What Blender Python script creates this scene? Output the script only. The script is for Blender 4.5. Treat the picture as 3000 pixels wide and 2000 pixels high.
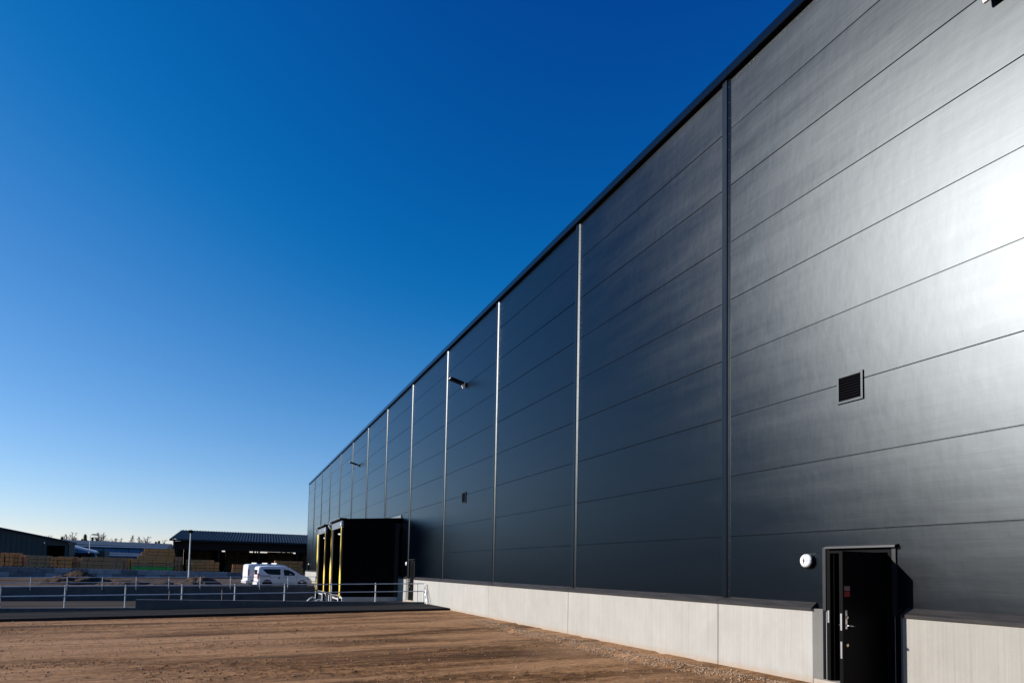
import bpy, math, random
import numpy as np
from mathutils import Vector, Matrix

R = math.radians
random.seed(7)
SC = bpy.context.scene
for o in list(bpy.data.objects):
    bpy.data.objects.remove(o)

# ------------------------------------------------------------------ camera
# the eye is the origin; the warehouse wall is the plane X = WX and runs along +Y
F = Vector((0.41483989, 0.90824587, 0.05474762))
RT = Vector((0.90898641, -0.41636244, 0.01964737))
UP = Vector((-0.0406395, -0.04161433, 0.99830691))
FPX, CYP = 1825.0, 1570.7946
cam = bpy.data.cameras.new('camera')
cam.sensor_width = 36.0
cam.lens = FPX / 3000 * 36
cam.shift_y = 570.7946 / 3000
cam.clip_start = 0.1
cam.clip_end = 6000
co = bpy.data.objects.new('camera', cam)
SC.collection.objects.link(co)
co.matrix_world = Matrix(((RT.x, UP.x, -F.x, 0), (RT.y, UP.y, -F.y, 0), (RT.z, UP.z, -F.z, 0), (0, 0, 0, 1)))
SC.camera = co

# ------------------------------------------------------------------ sky, sun, exposure
EL, AZ = R(20.7), R(19.7)            # azimuth measured from -X towards +Y
SUN = Vector((-math.cos(EL) * math.cos(AZ), math.cos(EL) * math.sin(AZ), math.sin(EL)))
w = bpy.data.worlds.new('World')
SC.world = w
w.use_nodes = True
nt = w.node_tree
bg = nt.nodes['Background']
sky = nt.nodes.new('ShaderNodeTexSky')
sky.sky_type = 'NISHITA'
sky.sun_disc = False
sky.sun_elevation = EL
sky.sun_rotation = math.atan2(SUN.x, SUN.y)
sky.altitude = 0
sky.air_density = 1.0
sky.dust_density = 0.0
sky.ozone_density = 6.0
# the photograph's deep polarised blue: one contrast curve per colour channel over the whole sky
sep = nt.nodes.new('ShaderNodeSeparateColor')
com = nt.nodes.new('ShaderNodeCombineColor')
nt.links.new(sky.outputs[0], sep.inputs[0])
EXPO = 0.45


def wmath(op, a, b=0.0):
    n_ = nt.nodes.new('ShaderNodeMath')
    n_.operation = op
    for i_, v_ in enumerate((a, b)):
        if isinstance(v_, (int, float)):
            n_.inputs[i_].default_value = v_
        else:
            nt.links.new(v_, n_.inputs[i_])
    return n_.outputs[0]


for ci, (kk, pp, oo, ee) in enumerate(((4.3, 1.0, 0.032, 0.0035), (3.0, 0.95, 0.028, 0.004), (2.45, 0.8, 0.030, 0.004))):
    y_ = wmath('SUBTRACT', sep.outputs[ci], oo * 20)
    y_ = wmath('MULTIPLY', wmath('ADD', y_, wmath('SQRT', wmath('ADD', wmath('MULTIPLY', y_, y_), (ee * 20) ** 2))), 0.5)
    y_ = wmath('MULTIPLY', wmath('POWER', y_, pp), kk / (0.1 * 2 ** EXPO) / 20 ** pp)
    nt.links.new(y_, com.inputs[ci])
nt.links.new(com.outputs[0], bg.inputs[0])
bg.inputs[1].default_value = 0.1
sl = bpy.data.lights.new('sun', 'SUN')
sl.energy = 5.0
sl.angle = R(0.53)
sl.color = (1.0, 0.955, 0.90)
so = bpy.data.objects.new('sun', sl)
SC.collection.objects.link(so)
so.rotation_euler = SUN.to_track_quat('Z', 'Y').to_euler()
so.location = SUN * 200
vs = SC.view_settings
vs.view_transform = 'Standard'
vs.look = 'None'
vs.gamma = 1
vs.exposure = EXPO
vs.use_curve_mapping = False

# ------------------------------------------------------------------ helpers
COL = SC.collection


def at(x, y, Y):
    """point of the place seen at photo pixel x, y at distance Y along the wall"""
    r = F + RT * ((x - 1500) / FPX) + UP * ((CYP - y) / FPX)
    return r * (Y / r.y)


class MB:
    def __init__(s):
        s.v, s.f = [], []

    def poly(s, pts, faces):
        n = len(s.v)
        s.v += [tuple(p) for p in pts]
        s.f += [tuple(i + n for i in f) for f in faces]
        return s

    def box(s, x0, x1, y0, y1, z0, z1):
        return s.poly([(x0, y0, z0), (x1, y0, z0), (x1, y1, z0), (x0, y1, z0), (x0, y0, z1), (x1, y0, z1), (x1, y1, z1), (x0, y1, z1)],
                      [(0, 3, 2, 1), (4, 5, 6, 7), (0, 1, 5, 4), (1, 2, 6, 5), (2, 3, 7, 6), (3, 0, 4, 7)])

    def cbox(s, x0, x1, y0, y1, z0, z1, c=0.01):
        """box with chamfered edges (24 corners)"""
        X, Y, Z = (x0, x1), (y0, y1), (z0, z1)
        P, idx = [], {}
        for i in (0, 1):
            for j in (0, 1):
                for k in (0, 1):
                    dx, dy, dz = (c if i == 0 else -c), (c if j == 0 else -c), (c if k == 0 else -c)
                    for a, p in enumerate(((X[i], Y[j] + dy, Z[k] + dz), (X[i] + dx, Y[j], Z[k] + dz), (X[i] + dx, Y[j] + dy, Z[k]))):
                        idx[i, j, k, a] = len(P)
                        P.append(p)
        Fs = []
        q = ((0, 0), (1, 0), (1, 1), (0, 1))
        for i in (0, 1):
            Fs.append([idx[i, a, b, 0] for a, b in (q if i else q[::-1])])
            Fs.append([idx[a, i, b, 1] for a, b in (q[::-1] if i else q)])
            Fs.append([idx[a, b, i, 2] for a, b in (q if i else q[::-1])])
        for j in (0, 1):
            for k in (0, 1):
                Fs.append([idx[0, j, k, 1], idx[1, j, k, 1], idx[1, j, k, 2], idx[0, j, k, 2]])
                Fs.append([idx[j, 0, k, 0], idx[j, 1, k, 0], idx[j, 1, k, 2], idx[j, 0, k, 2]])
                Fs.append([idx[j, k, 0, 0], idx[j, k, 1, 0], idx[j, k, 1, 1], idx[j, k, 0, 1]])
        for i in (0, 1):
            for j in (0, 1):
                for k in (0, 1):
                    Fs.append([idx[i, j, k, a] for a in range(3)])
        return s.poly(P, Fs)

    def prism(s, prof, axis, a0, a1, smooth=False):
        """profile of 2D points extruded along axis 'x','y','z'; 2D = the other two axes in order"""
        n = len(prof)

        def m(p, a):
            return {'x': (a, p[0], p[1]), 'y': (p[0], a, p[1]), 'z': (p[0], p[1], a)}[axis]
        P = [m(p, a0) for p in prof] + [m(p, a1) for p in prof]
        Fs = [(i, (i + 1) % n, n + (i + 1) % n, n + i) for i in range(n)]
        Fs += [tuple(range(n - 1, -1, -1)), tuple(range(n, 2 * n))]
        return s.poly(P, Fs)

    def tube(s, pts, r, n=8, cap=True):
        pts = [Vector(p) for p in pts]
        rs = r if isinstance(r, (list, tuple)) else [r] * len(pts)
        P, Fs = [], []
        for i, p in enumerate(pts):
            d = (pts[min(i + 1, len(pts) - 1)] - pts[max(i - 1, 0)]).normalized()
            u = d.cross(Vector((0, 0, 1)))
            if u.length < 1e-3:
                u = Vector((1, 0, 0))
            u.normalize()
            v = d.cross(u)
            for k in range(n):
                t = 2 * math.pi * k / n
                P.append(p + (u * math.cos(t) + v * math.sin(t)) * rs[i])
        for i in range(len(pts) - 1):
            for k in range(n):
                a, b = i * n + k, i * n + (k + 1) % n
                Fs.append((a, b, b + n, a + n))
        if cap:
            Fs += [tuple(range(n - 1, -1, -1)), tuple(range(len(P) - n, len(P)))]
        return s.poly(P, Fs)

    def lathe(s, c, axis, prof, n=20):
        """prof: (distance along axis, radius)"""
        c, axis = Vector(c), Vector(axis).normalized()
        u = axis.orthogonal().normalized()
        v = axis.cross(u)
        P, Fs = [], []
        for d, r in prof:
            for k in range(n):
                t = 2 * math.pi * k / n
                P.append(c + axis * d + (u * math.cos(t) + v * math.sin(t)) * max(r, 1e-4))
        for i in range(len(prof) - 1):
            for k in range(n):
                a, b = i * n + k, i * n + (k + 1) % n
                Fs.append((a, b, b + n, a + n))
        Fs += [tuple(range(n - 1, -1, -1)), tuple(range(len(P) - n, len(P)))]
        return s.poly(P, Fs)

    def build(s, name, mat, parent=None, smooth=False, loc=None, fix=True):
        me = bpy.data.meshes.new(name)
        me.from_pydata(s.v, [], s.f)
        me.update()
        if fix:
            import bmesh
            b = bmesh.new()
            b.from_mesh(me)
            bmesh.ops.recalc_face_normals(b, faces=b.faces)
            b.to_mesh(me)
            b.free()
        if smooth:
            me.polygons.foreach_set('use_smooth', [True] * len(me.polygons))
        me.materials.append(M[mat])
        o = bpy.data.objects.new(name, me)
        COL.objects.link(o)
        if loc is not None:
            o.location = loc
        if parent is not None:
            o.parent = parent
        return o


def share(o, name, loc, rot=(0, 0, 0), parent=None):
    c = bpy.data.objects.new(name, o.data)
    COL.objects.link(c)
    c.location = loc
    c.rotation_euler = rot
    c.parent = parent
    return c


def tag(o, label=None, cat=None, group=None, kind=None):
    for k, v in (('label', label), ('category', cat), ('group', group), ('kind', kind)):
        if v:
            o[k] = v
    return o


def empty(name, loc=(0, 0, 0), label=None, cat=None, group=None, rz=0):
    o = bpy.data.objects.new(name, None)
    o.empty_display_size = 0.2
    COL.objects.link(o)
    o.location = loc
    o.rotation_euler = (0, 0, rz)
    return tag(o, label, cat, group)


# ------------------------------------------------------------------ materials
M = {}


def mat(name, col, rough=0.6, metal=0.0, spec=0.5):
    m = bpy.data.materials.new(name)
    m.use_nodes = True
    p = m.node_tree.nodes['Principled BSDF']
    p.inputs['Base Color'].default_value = (*col, 1)
    p.inputs['Roughness'].default_value = rough
    p.inputs['Metallic'].default_value = metal
    p.inputs['Specular IOR Level'].default_value = spec
    M[name] = m
    return m, m.node_tree, p


def coords(nt, scale=(1, 1, 1), kind='pos'):
    mp = nt.nodes.new('ShaderNodeMapping')
    mp.inputs['Scale'].default_value = scale
    if kind == 'pos':
        g = nt.nodes.new('ShaderNodeNewGeometry')
        nt.links.new(g.outputs['Position'], mp.inputs[0])
    else:
        g = nt.nodes.new('ShaderNodeTexCoord')
        nt.links.new(g.outputs['Object'], mp.inputs[0])
    return mp


def noise(nt, scale=(1, 1, 1), sc=1.0, det=4, rough=0.55, dist=0.0, kind='pos'):
    mp = coords(nt, scale, kind)
    n = nt.nodes.new('ShaderNodeTexNoise')
    n.inputs['Scale'].default_value = sc
    n.inputs['Detail'].default_value = det
    n.inputs['Roughness'].default_value = rough
    n.inputs['Distortion'].default_value = dist
    nt.links.new(mp.outputs[0], n.inputs['Vector'])
    return n.outputs['Fac']


def ramp(nt, fac, stops):
    r = nt.nodes.new('ShaderNodeValToRGB')
    e = r.color_ramp.elements
    while len(e) < len(stops):
        e.new(0.5)
    for el, (p, c) in zip(e, stops):
        el.position = p
        el.color = (*c, 1) if len(c) == 3 else c
    nt.links.new(fac, r.inputs[0])
    return r.outputs[0]


def mix(nt, fac, a, b, mode='MIX'):
    m = nt.nodes.new('ShaderNodeMix')
    m.data_type = 'RGBA'
    m.blend_type = mode
    for i, v in ((0, fac), (6, a), (7, b)):
        if isinstance(v, (int, float)):
            m.inputs[i].default_value = v
        elif isinstance(v, tuple):
            m.inputs[i].default_value = (*v, 1)
        else:
            nt.links.new(v, m.inputs[i])
    return m.outputs[2]


def math_(nt, op, a, b):
    m = nt.nodes.new('ShaderNodeMath')
    m.operation = op
    for i, v in enumerate((a, b)):
        if isinstance(v, (int, float)):
            m.inputs[i].default_value = v
        else:
            nt.links.new(v, m.inputs[i])
    return m.outputs[0]


def bump(nt, p, h, strength=0.3, dist=0.01):
    b = nt.nodes.new('ShaderNodeBump')
    b.inputs['Strength'].default_value = strength
    b.inputs['Distance'].default_value = dist
    nt.links.new(h, b.inputs['Height'])
    nt.links.new(b.outputs[0], p.inputs['Normal'])


def simple(name, c0, c1, sc=4.0, rough=0.7, metal=0.0, spec=0.5, stretch=(1, 1, 1), bmp=0.0, bd=0.005, kind='pos'):
    m, nt, p = mat(name, c0, rough, metal, spec)
    n = noise(nt, stretch, sc, 5, 0.6, kind=kind)
    nt.links.new(ramp(nt, n, [(0.3, c0), (0.7, c1)]), p.inputs['Base Color'])
    if bmp:
        bump(nt, p, n, bmp, bd)
    return m, nt, p


# anthracite sandwich-panel cladding: coated sheet, long shallow waves along the panel
def coated(name, base, rough, ior=1.5, tint=(0.88, 0.95, 1.0)):
    """matt coated sheet: dark pigment under a clear film with a short-tailed (Beckmann) gloss"""
    m = bpy.data.materials.new(name)
    m.use_nodes = True
    nt = m.node_tree
    nt.nodes.remove(nt.nodes['Principled BSDF'])
    out = nt.nodes['Material Output']
    df = nt.nodes.new('ShaderNodeBsdfDiffuse')
    df.inputs['Color'].default_value = (*base, 1)
    gl = nt.nodes.new('ShaderNodeBsdfAnisotropic')
    gl.distribution = 'BECKMANN'
    gl.inputs['Color'].default_value = (*tint, 1)
    gl.inputs['Roughness'].default_value = rough
    fr = nt.nodes.new('ShaderNodeFresnel')
    fr.inputs['IOR'].default_value = ior
    mx = nt.nodes.new('ShaderNodeMixShader')
    nt.links.new(fr.outputs[0], mx.inputs[0])
    nt.links.new(df.outputs[0], mx.inputs[1])
    nt.links.new(gl.outputs[0], mx.inputs[2])
    nt.links.new(mx.outputs[0], out.inputs['Surface'])
    M[name] = m
    return m, nt, df, gl


m, nt, df, gl = coated('cladding', (0.0003, 0.001, 0.0028), 0.36, 1.44, (0.87, 0.95, 1.0))
n1 = noise(nt, (1, 0.5, 6.0), 1.3, 3, 0.5)
n2 = noise(nt, (1, 1.6, 1.6), 1.2, 2, 0.5)
n5 = noise(nt, (1, 2.2, 0.9), 2.6, 2, 0.5)
h = math_(nt, 'ADD', math_(nt, 'MULTIPLY', n1, 0.085), math_(nt, 'ADD', math_(nt, 'MULTIPLY', n2, 0.26), math_(nt, 'MULTIPLY', n5, 0.11)))
bump(nt, gl, h, 1.0, 0.006)
n4 = noise(nt, (1, 0.35, 2.5), 0.9, 5, 0.6)
nt.links.new(ramp(nt, n4, [(0.3, (0.345,) * 3), (0.75, (0.37,) * 3)]), gl.inputs['Roughness'])
simple('trim', (0.008, 0.0085, 0.01), (0.012, 0.0125, 0.0145), 3, 0.45, spec=0.35)
m, nt, df, gl = coated('strip', (0.002, 0.0032, 0.0055), 0.37, 1.40)
bump(nt, gl, noise(nt, (1, 1, 0.4), 2.5, 3, 0.5), 0.5, 0.006)
simple('flashing', (0.012, 0.011, 0.011), (0.03, 0.026, 0.025), 3, 0.6, spec=0.2, stretch=(6, 0.6, 6))
simple('black', (0.0025, 0.0025, 0.003), (0.004, 0.004, 0.005), 3, 0.9, spec=0.06)
simple('backing', (0.006, 0.006, 0.007), (0.009, 0.009, 0.01), 2, 0.8, spec=0.1)
simple('door_paint', (0.0016, 0.0016, 0.0018), (0.0026, 0.0026, 0.003), 3, 0.5, spec=0.06)
simple('steel', (0.55, 0.55, 0.56), (0.7, 0.7, 0.7), 20, 0.3, metal=1.0)
simple('brass', (0.7, 0.5, 0.3), (0.8, 0.6, 0.4), 20, 0.35, metal=1.0)
simple('galvanised', (0.5, 0.52, 0.53), (0.68, 0.7, 0.7), 9, 0.5, metal=0.55, spec=0.5)
simple('screw', (0.03, 0.03, 0.035), (0.05, 0.05, 0.055), 9, 0.45)
simple('red_label', (0.16, 0.008, 0.008), (0.22, 0.012, 0.01), 60, 0.5)
simple('white_label', (0.5, 0.42, 0.4), (0.62, 0.55, 0.52), 90, 0.5)
simple('pale_label', (0.13, 0.07, 0.07), (0.2, 0.12, 0.12), 90, 0.5)
m, nt, p = mat('lamp_glass', (0.86, 0.86, 0.88), 0.25, 0, 0.5)
simple('white_paint', (0.72, 0.72, 0.72), (0.8, 0.8, 0.8), 6, 0.4)

# plinth concrete: vertical board-marked streaks
m, nt, p = mat('plinth', (0.5, 0.47, 0.43), 0.85, 0, 0.3)
s1 = noise(nt, (1, 11, 0.25), 1.6, 5, 0.65)
s2 = noise(nt, (1, 1.3, 1.1), 1.1, 6, 0.68)
s3 = noise(nt, (1, 60, 1.4), 1.0, 3, 0.6)
s4 = noise(nt, (1, 1, 1), 70, 3, 0.6)
c = mix(nt, 0.6, ramp(nt, s1, [(0.30, (0.36, 0.34, 0.305)), (0.52, (0.48, 0.46, 0.425)), (0.75, (0.51, 0.49, 0.455))]),
        ramp(nt, s2, [(0.3, (0.37, 0.35, 0.32)), (0.7, (0.52, 0.5, 0.465))]))
c = mix(nt, 0.16, c, ramp(nt, s3, [(0.3, (0.36, 0.34, 0.31)), (0.6, (0.52, 0.5, 0.465))]))
c = mix(nt, 0.15, c, ramp(nt, s4, [(0.35, (0.28, 0.265, 0.24)), (0.6, (0.53, 0.51, 0.48))]))
oi = nt.nodes.new('ShaderNodeObjectInfo')
c = mix(nt, 1.0, c, ramp(nt, oi.outputs['Random'], [(0.0, (0.64, 0.632, 0.605)), (0.4, (0.74, 0.738, 0.72)), (1.0, (0.80, 0.80, 0.785))]), 'MULTIPLY')
s5 = noise(nt, (1, 26, 0.12), 1.3, 4, 0.6)
c = mix(nt, 0.32, c, ramp(nt, s5, [(0.36, (0.80, 0.785, 0.75)), (0.52, (1.0, 1.0, 1.0))]), 'MULTIPLY')
# mud splash along the foot
gz_ = nt.nodes.new('ShaderNodeSeparateXYZ')
g_ = nt.nodes.new('ShaderNodeNewGeometry')
nt.links.new(g_.outputs['Position'], gz_.inputs[0])
spl = math_(nt, 'ADD', math_(nt, 'MULTIPLY', math_(nt, 'ADD', gz_.outputs['Z'], 1.75), 4.0), math_(nt, 'MULTIPLY', noise(nt, (1, 3, 3), 2.0, 5, 0.7), 1.0))
c = mix(nt, ramp(nt, spl, [(0.35, (0.75, 0.75, 0.75)), (0.95, (0, 0, 0))]), c, (0.33, 0.23, 0.15))
nt.links.new(c, p.inputs['Base Color'])
bump(nt, p, math_(nt, 'ADD', s3, math_(nt, 'MULTIPLY', s4, 0.5)), 0.3, 0.004)
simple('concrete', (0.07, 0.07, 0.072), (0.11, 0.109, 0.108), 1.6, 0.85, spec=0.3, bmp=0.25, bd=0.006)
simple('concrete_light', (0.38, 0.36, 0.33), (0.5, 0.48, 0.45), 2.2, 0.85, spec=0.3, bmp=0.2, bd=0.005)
simple('block_a', (0.11, 0.115, 0.125), (0.19, 0.19, 0.2), 1.5, 0.9, spec=0.2)
simple('block_b', (0.24, 0.24, 0.25), (0.33, 0.33, 0.34), 1.5, 0.9, spec=0.2)

# dirt yard
m, nt, p = mat('dirt', (0.2, 0.12, 0.07), 0.95, 0, 0.12)
a0 = noise(nt, (1, 1, 1), 1.7, 5, 0.6)
a1 = noise(nt, (0.13, 0.75, 1), 1.0, 9, 0.66, 0.5)      # long streaks of churned, damper soil
a2 = noise(nt, (0.3, 0.5, 1), 0.4, 4, 0.55)             # broad pale, dried-out areas
a3 = noise(nt, (0.6, 1.5, 1), 7, 6, 0.75)
a4 = noise(nt, (0.8, 1.0, 1), 15, 6, 0.8)
a5 = noise(nt, (0.05, 3.2, 1), 1.0, 3, 0.5)             # thin wheel lines
k1 = math_(nt, 'ADD', a1, math_(nt, 'MULTIPLY', math_(nt, 'SUBTRACT', a3, 0.5), 0.34))
c = ramp(nt, k1, [(0.35, (0.085, 0.038, 0.014)), (0.45, (0.19, 0.092, 0.036)), (0.52, (0.36, 0.187, 0.083)), (0.66, (0.48, 0.264, 0.129))])
c = mix(nt, ramp(nt, a2, [(0.42, (0, 0, 0)), (0.62, (0.7, 0.7, 0.7))]), c, (0.47, 0.265, 0.135))
c = mix(nt, 0.8, c, ramp(nt, a3, [(0.26, (0.38, 0.35, 0.32)), (0.46, (0.86, 0.85, 0.84)), (0.75, (1.08, 1.06, 1.03))]), 'MULTIPLY')
c = mix(nt, 0.75, c, ramp(nt, a4, [(0.28, (0.35, 0.33, 0.31)), (0.48, (0.9, 0.9, 0.9)), (0.78, (1.25, 1.22, 1.18))]), 'MULTIPLY')
c = mix(nt, 0.55, c, ramp(nt, a5, [(0.32, (0.36, 0.33, 0.31)), (0.43, (1, 1, 1))]), 'MULTIPLY')
nt.links.new(c, p.inputs['Base Color'])
bump(nt, p, math_(nt, 'ADD', a3, math_(nt, 'MULTIPLY', a4, 0.5)), 1.0, 0.035)
simple('pebble', (0.16, 0.09, 0.05), (0.46, 0.33, 0.22), 14, 0.9, spec=0.2)
simple('soil', (0.03, 0.018, 0.011), (0.10, 0.062, 0.038), 1.4, 0.95, spec=0.1, bmp=0.8, bd=0.08)
simple('yard', (0.055, 0.042, 0.035), (0.15, 0.11, 0.085), 0.25, 1.0, spec=0.0, bmp=0.5, bd=0.05)
# asphalt: fresh and black by the wall, greyer further out
m, nt, p = mat('asphalt', (0.04, 0.04, 0.042), 0.95, 0, 0.04)
b1 = noise(nt, (0.25, 1.6, 1), 0.8, 5, 0.6)
b2 = noise(nt, (1, 1, 1), 40, 4, 0.7)
c = ramp(nt, b1, [(0.3, (0.012, 0.0115, 0.012)), (0.7, (0.042, 0.038, 0.036))])
c = mix(nt, 0.5, c, ramp(nt, b2, [(0.3, (0.5, 0.5, 0.5)), (0.7, (1.15, 1.15, 1.15))]), 'MULTIPLY')
nt.links.new(c, p.inputs['Base Color'])
bump(nt, p, b2, 0.5, 0.008)
simple('pit_asphalt', (0.03, 0.027, 0.025), (0.115, 0.1, 0.088), 0.5, 1.0, spec=0.0, stretch=(0.12, 1.3, 1))

simple('yellow', (0.78, 0.53, 0.035), (0.86, 0.62, 0.07), 6, 0.55, spec=0.4, stretch=(1, 1, 0.6))
simple('curtain', (0.035, 0.025, 0.022), (0.055, 0.04, 0.034), 3, 0.7)
simple('header', (0.10, 0.12, 0.14), (0.15, 0.17, 0.19), 3, 0.4)
simple('rubber', (0.012, 0.012, 0.012), (0.02, 0.02, 0.02), 8, 0.8, spec=0.2)

simple('van_white', (0.74, 0.75, 0.77), (0.79, 0.79, 0.8), 1.0, 0.22, spec=0.6, kind='obj')
simple('van_grey', (0.045, 0.045, 0.048), (0.07, 0.07, 0.072), 6, 0.6, kind='obj')
mat('glass', (0.012, 0.02, 0.022), 0.04, 0.0, 0.8)
mat('tail_red', (0.45, 0.01, 0.012), 0.15, 0, 0.6)
mat('headlight', (0.7, 0.72, 0.75), 0.1, 0.3, 0.7)
simple('tyre', (0.012, 0.012, 0.012), (0.02, 0.02, 0.02), 20, 0.85, spec=0.2)
simple('rim', (0.28, 0.28, 0.29), (0.4, 0.4, 0.41), 20, 0.4, metal=0.8)

simple('lumber_a', (0.42, 0.19, 0.055), (0.56, 0.29, 0.10), 0.9, 0.8, spec=0.2, stretch=(0.15, 1, 9))
simple('lumber_b', (0.30, 0.16, 0.07), (0.40, 0.23, 0.115), 0.9, 0.8, spec=0.2, stretch=(0.15, 1, 9))
simple('lumber_c', (0.56, 0.20, 0.06), (0.70, 0.29, 0.10), 1.5, 0.8, spec=0.2, stretch=(5, 1, 9))
simple('lumber_shaded', (0.05, 0.038, 0.024), (0.085, 0.065, 0.042), 0.9, 0.9, spec=0.1, stretch=(0.15, 1, 9))  # same lumber with the shade inside the shed put into its colour
simple('green_wrap', (0.01, 0.28, 0.025), (0.015, 0.4, 0.04), 2, 0.5)
simple('strap', (0.04, 0.035, 0.03), (0.07, 0.06, 0.05), 2, 0.6)
simple('bearer', (0.4, 0.26, 0.13), (0.55, 0.4, 0.22), 2, 0.8)

simple('shed_green', (0.012, 0.03, 0.032), (0.02, 0.045, 0.047), 1.5, 0.7, stretch=(3, 1, 0.3))
simple('shed_dark', (0.008, 0.008, 0.008), (0.014, 0.013, 0.012), 1.5, 0.8, spec=0.2)
simple('roof_steel', (0.011, 0.015, 0.02), (0.018, 0.023, 0.03), 0.7, 0.6, spec=0.15)
simple('roof_slate', (0.03, 0.04, 0.055), (0.05, 0.06, 0.08), 0.7, 0.6, spec=0.2)
simple('roof_pale', (0.5, 0.52, 0.58), (0.66, 0.68, 0.72), 0.7, 0.45)
simple('shed_blue', (0.02, 0.09, 0.2), (0.03, 0.12, 0.26), 0.5, 0.7, stretch=(2, 1, 0.5))
simple('shed_grey', (0.10, 0.10, 0.10), (0.15, 0.15, 0.15), 0.5, 0.8)
simple('bark', (0.10, 0.085, 0.075), (0.18, 0.16, 0.145), 3, 0.9, spec=0.1)
simple('twig', (0.13, 0.105, 0.10), (0.22, 0.185, 0.175), 2, 0.9, spec=0.1)
simple('needles', (0.02, 0.045, 0.02), (0.04, 0.075, 0.03), 1, 0.8, spec=0.1)

# ------------------------------------------------------------------ ground
WX = 9.0737           # cladding face
PX = 8.97             # plinth face
ZG = -1.77


def zg(X):
    return ZG + 0.016 * (max(X, -45.0) - 9.07)


rng = np.random.default_rng(3)


TB = {}


def vnoise(x, y, seed):
    """smooth value noise on arrays"""
    if seed not in TB:
        TB[seed] = np.random.default_rng(seed).random((256, 256))
    t = TB[seed]
    xi, yi = np.floor(x).astype(int), np.floor(y).astype(int)
    fx, fy = x - xi, y - yi
    fx, fy = fx * fx * (3 - 2 * fx), fy * fy * (3 - 2 * fy)
    g = lambda a, b: t[a % 256, b % 256]
    return (g(xi, yi) * (1 - fx) + g(xi + 1, yi) * fx) * (1 - fy) + (g(xi, yi + 1) * (1 - fx) + g(xi + 1, yi + 1) * fx) * fy


def dirt_h(x, y):
    h = 0.05 * (vnoise(x * 0.22, y * 0.6, 1) - 0.5) + 0.012 * (vnoise(x * 0.4 + y * 0.3, y * 2.1, 2) - 0.5)
    rough = np.clip((vnoise(x * 0.35, y * 1.1, 6) - 0.45) * 4, 0.12, 1)
    h += rough * (0.022 * (vnoise(x * 3.1, y * 4.3, 4) - 0.5) + 0.026 * (vnoise(x * 8.3, y * 9.1, 5) - 0.5))
    h *= np.clip((8.97 - x) / 0.9, 0.2, 1)
    # gravel windrow a metre off the wall, left by the grader
    rx = 8.12 + 0.12 * np.sin(y * 0.35) - np.clip(y - 15, 0, 99) * 0.03
    k = np.clip((21.5 - y) / 3, 0, 1)
    h += 0.05 * k * np.exp(-((x - rx) / 0.16) ** 2) * (0.6 + 0.8 * vnoise(x * 5, y * 3, 8)) - 0.02 * k * np.exp(-((x - rx + 0.35) / 0.2) ** 2)
    # wheel ruts across the yard
    for i, (y0, sl, a) in enumerate([(y_, s_, a_ * 0.7) for y_, s_, a_ in [(23.6, 0.02, .03), (21.2, -0.03, .035), (18.9, 0.03, .04), (17.2, 0.02, .045), (15.0, -.02, .045), (13.4, 0.03, .05), (11.3, -0.01, .045), (10.0, .02, .04)]]):
        c = y0 + sl * x + 0.25 * np.sin(x * 0.25 + i)
        h -= a * np.exp(-((y - c) / 0.16) ** 2) * vnoise(x * 0.3 + i * 9, y * 0, 11)
        h += a * 0.7 * np.exp(-((y - c - 0.26) / 0.12) ** 2) * vnoise(x * 0.4 + i * 5, y * 0, 12)
    return h


def grid_mesh(name, xs, ys, zf, m):
    X, Y = np.meshgrid(xs, ys)
    Z = zf(X, Y)
    v = np.stack([X, Y, Z], -1).reshape(-1, 3).astype(np.float32)
    nx, ny = len(xs), len(ys)
    i = (np.arange(ny - 1)[:, None] * nx + np.arange(nx - 1)[None, :]).ravel()
    q = np.stack([i, i + 1, i + nx + 1, i + nx], -1).astype(np.int32)
    me = bpy.data.meshes.new(name)
    me.vertices.add(len(v))
    me.vertices.foreach_set('co', v.ravel())
    me.loops.add(q.size)
    me.loops.foreach_set('vertex_index', q.ravel())
    me.polygons.add(len(q))
    me.polygons.foreach_set('loop_start', np.arange(0, q.size, 4, dtype=np.int32))
    me.polygons.foreach_set('use_smooth', np.ones(len(q), dtype=bool))
    me.update()
    me.validate()
    me.materials.append(M[m])
    o = bpy.data.objects.new(name, me)
    COL.objects.link(o)
    return o


AE = 26.0   # near edge of the asphalt


def zdirt(X, Y):
    return ZG + 0.016 * (np.maximum(X, -45) - 9.07) + dirt_h(X, Y)


xs = np.concatenate([[-600, -300, -120, -60, -40, -28, -20, -15], np.arange(-12, 9.02, 0.055)])
ys = np.concatenate([[-300, -100, -40, -15, -5, 0, 3, 5], np.arange(6.5, AE - 0.01, 0.055), [AE + 0.06]])
tag(grid_mesh('ground', xs, ys, zdirt, 'dirt'), kind='structure')

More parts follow.
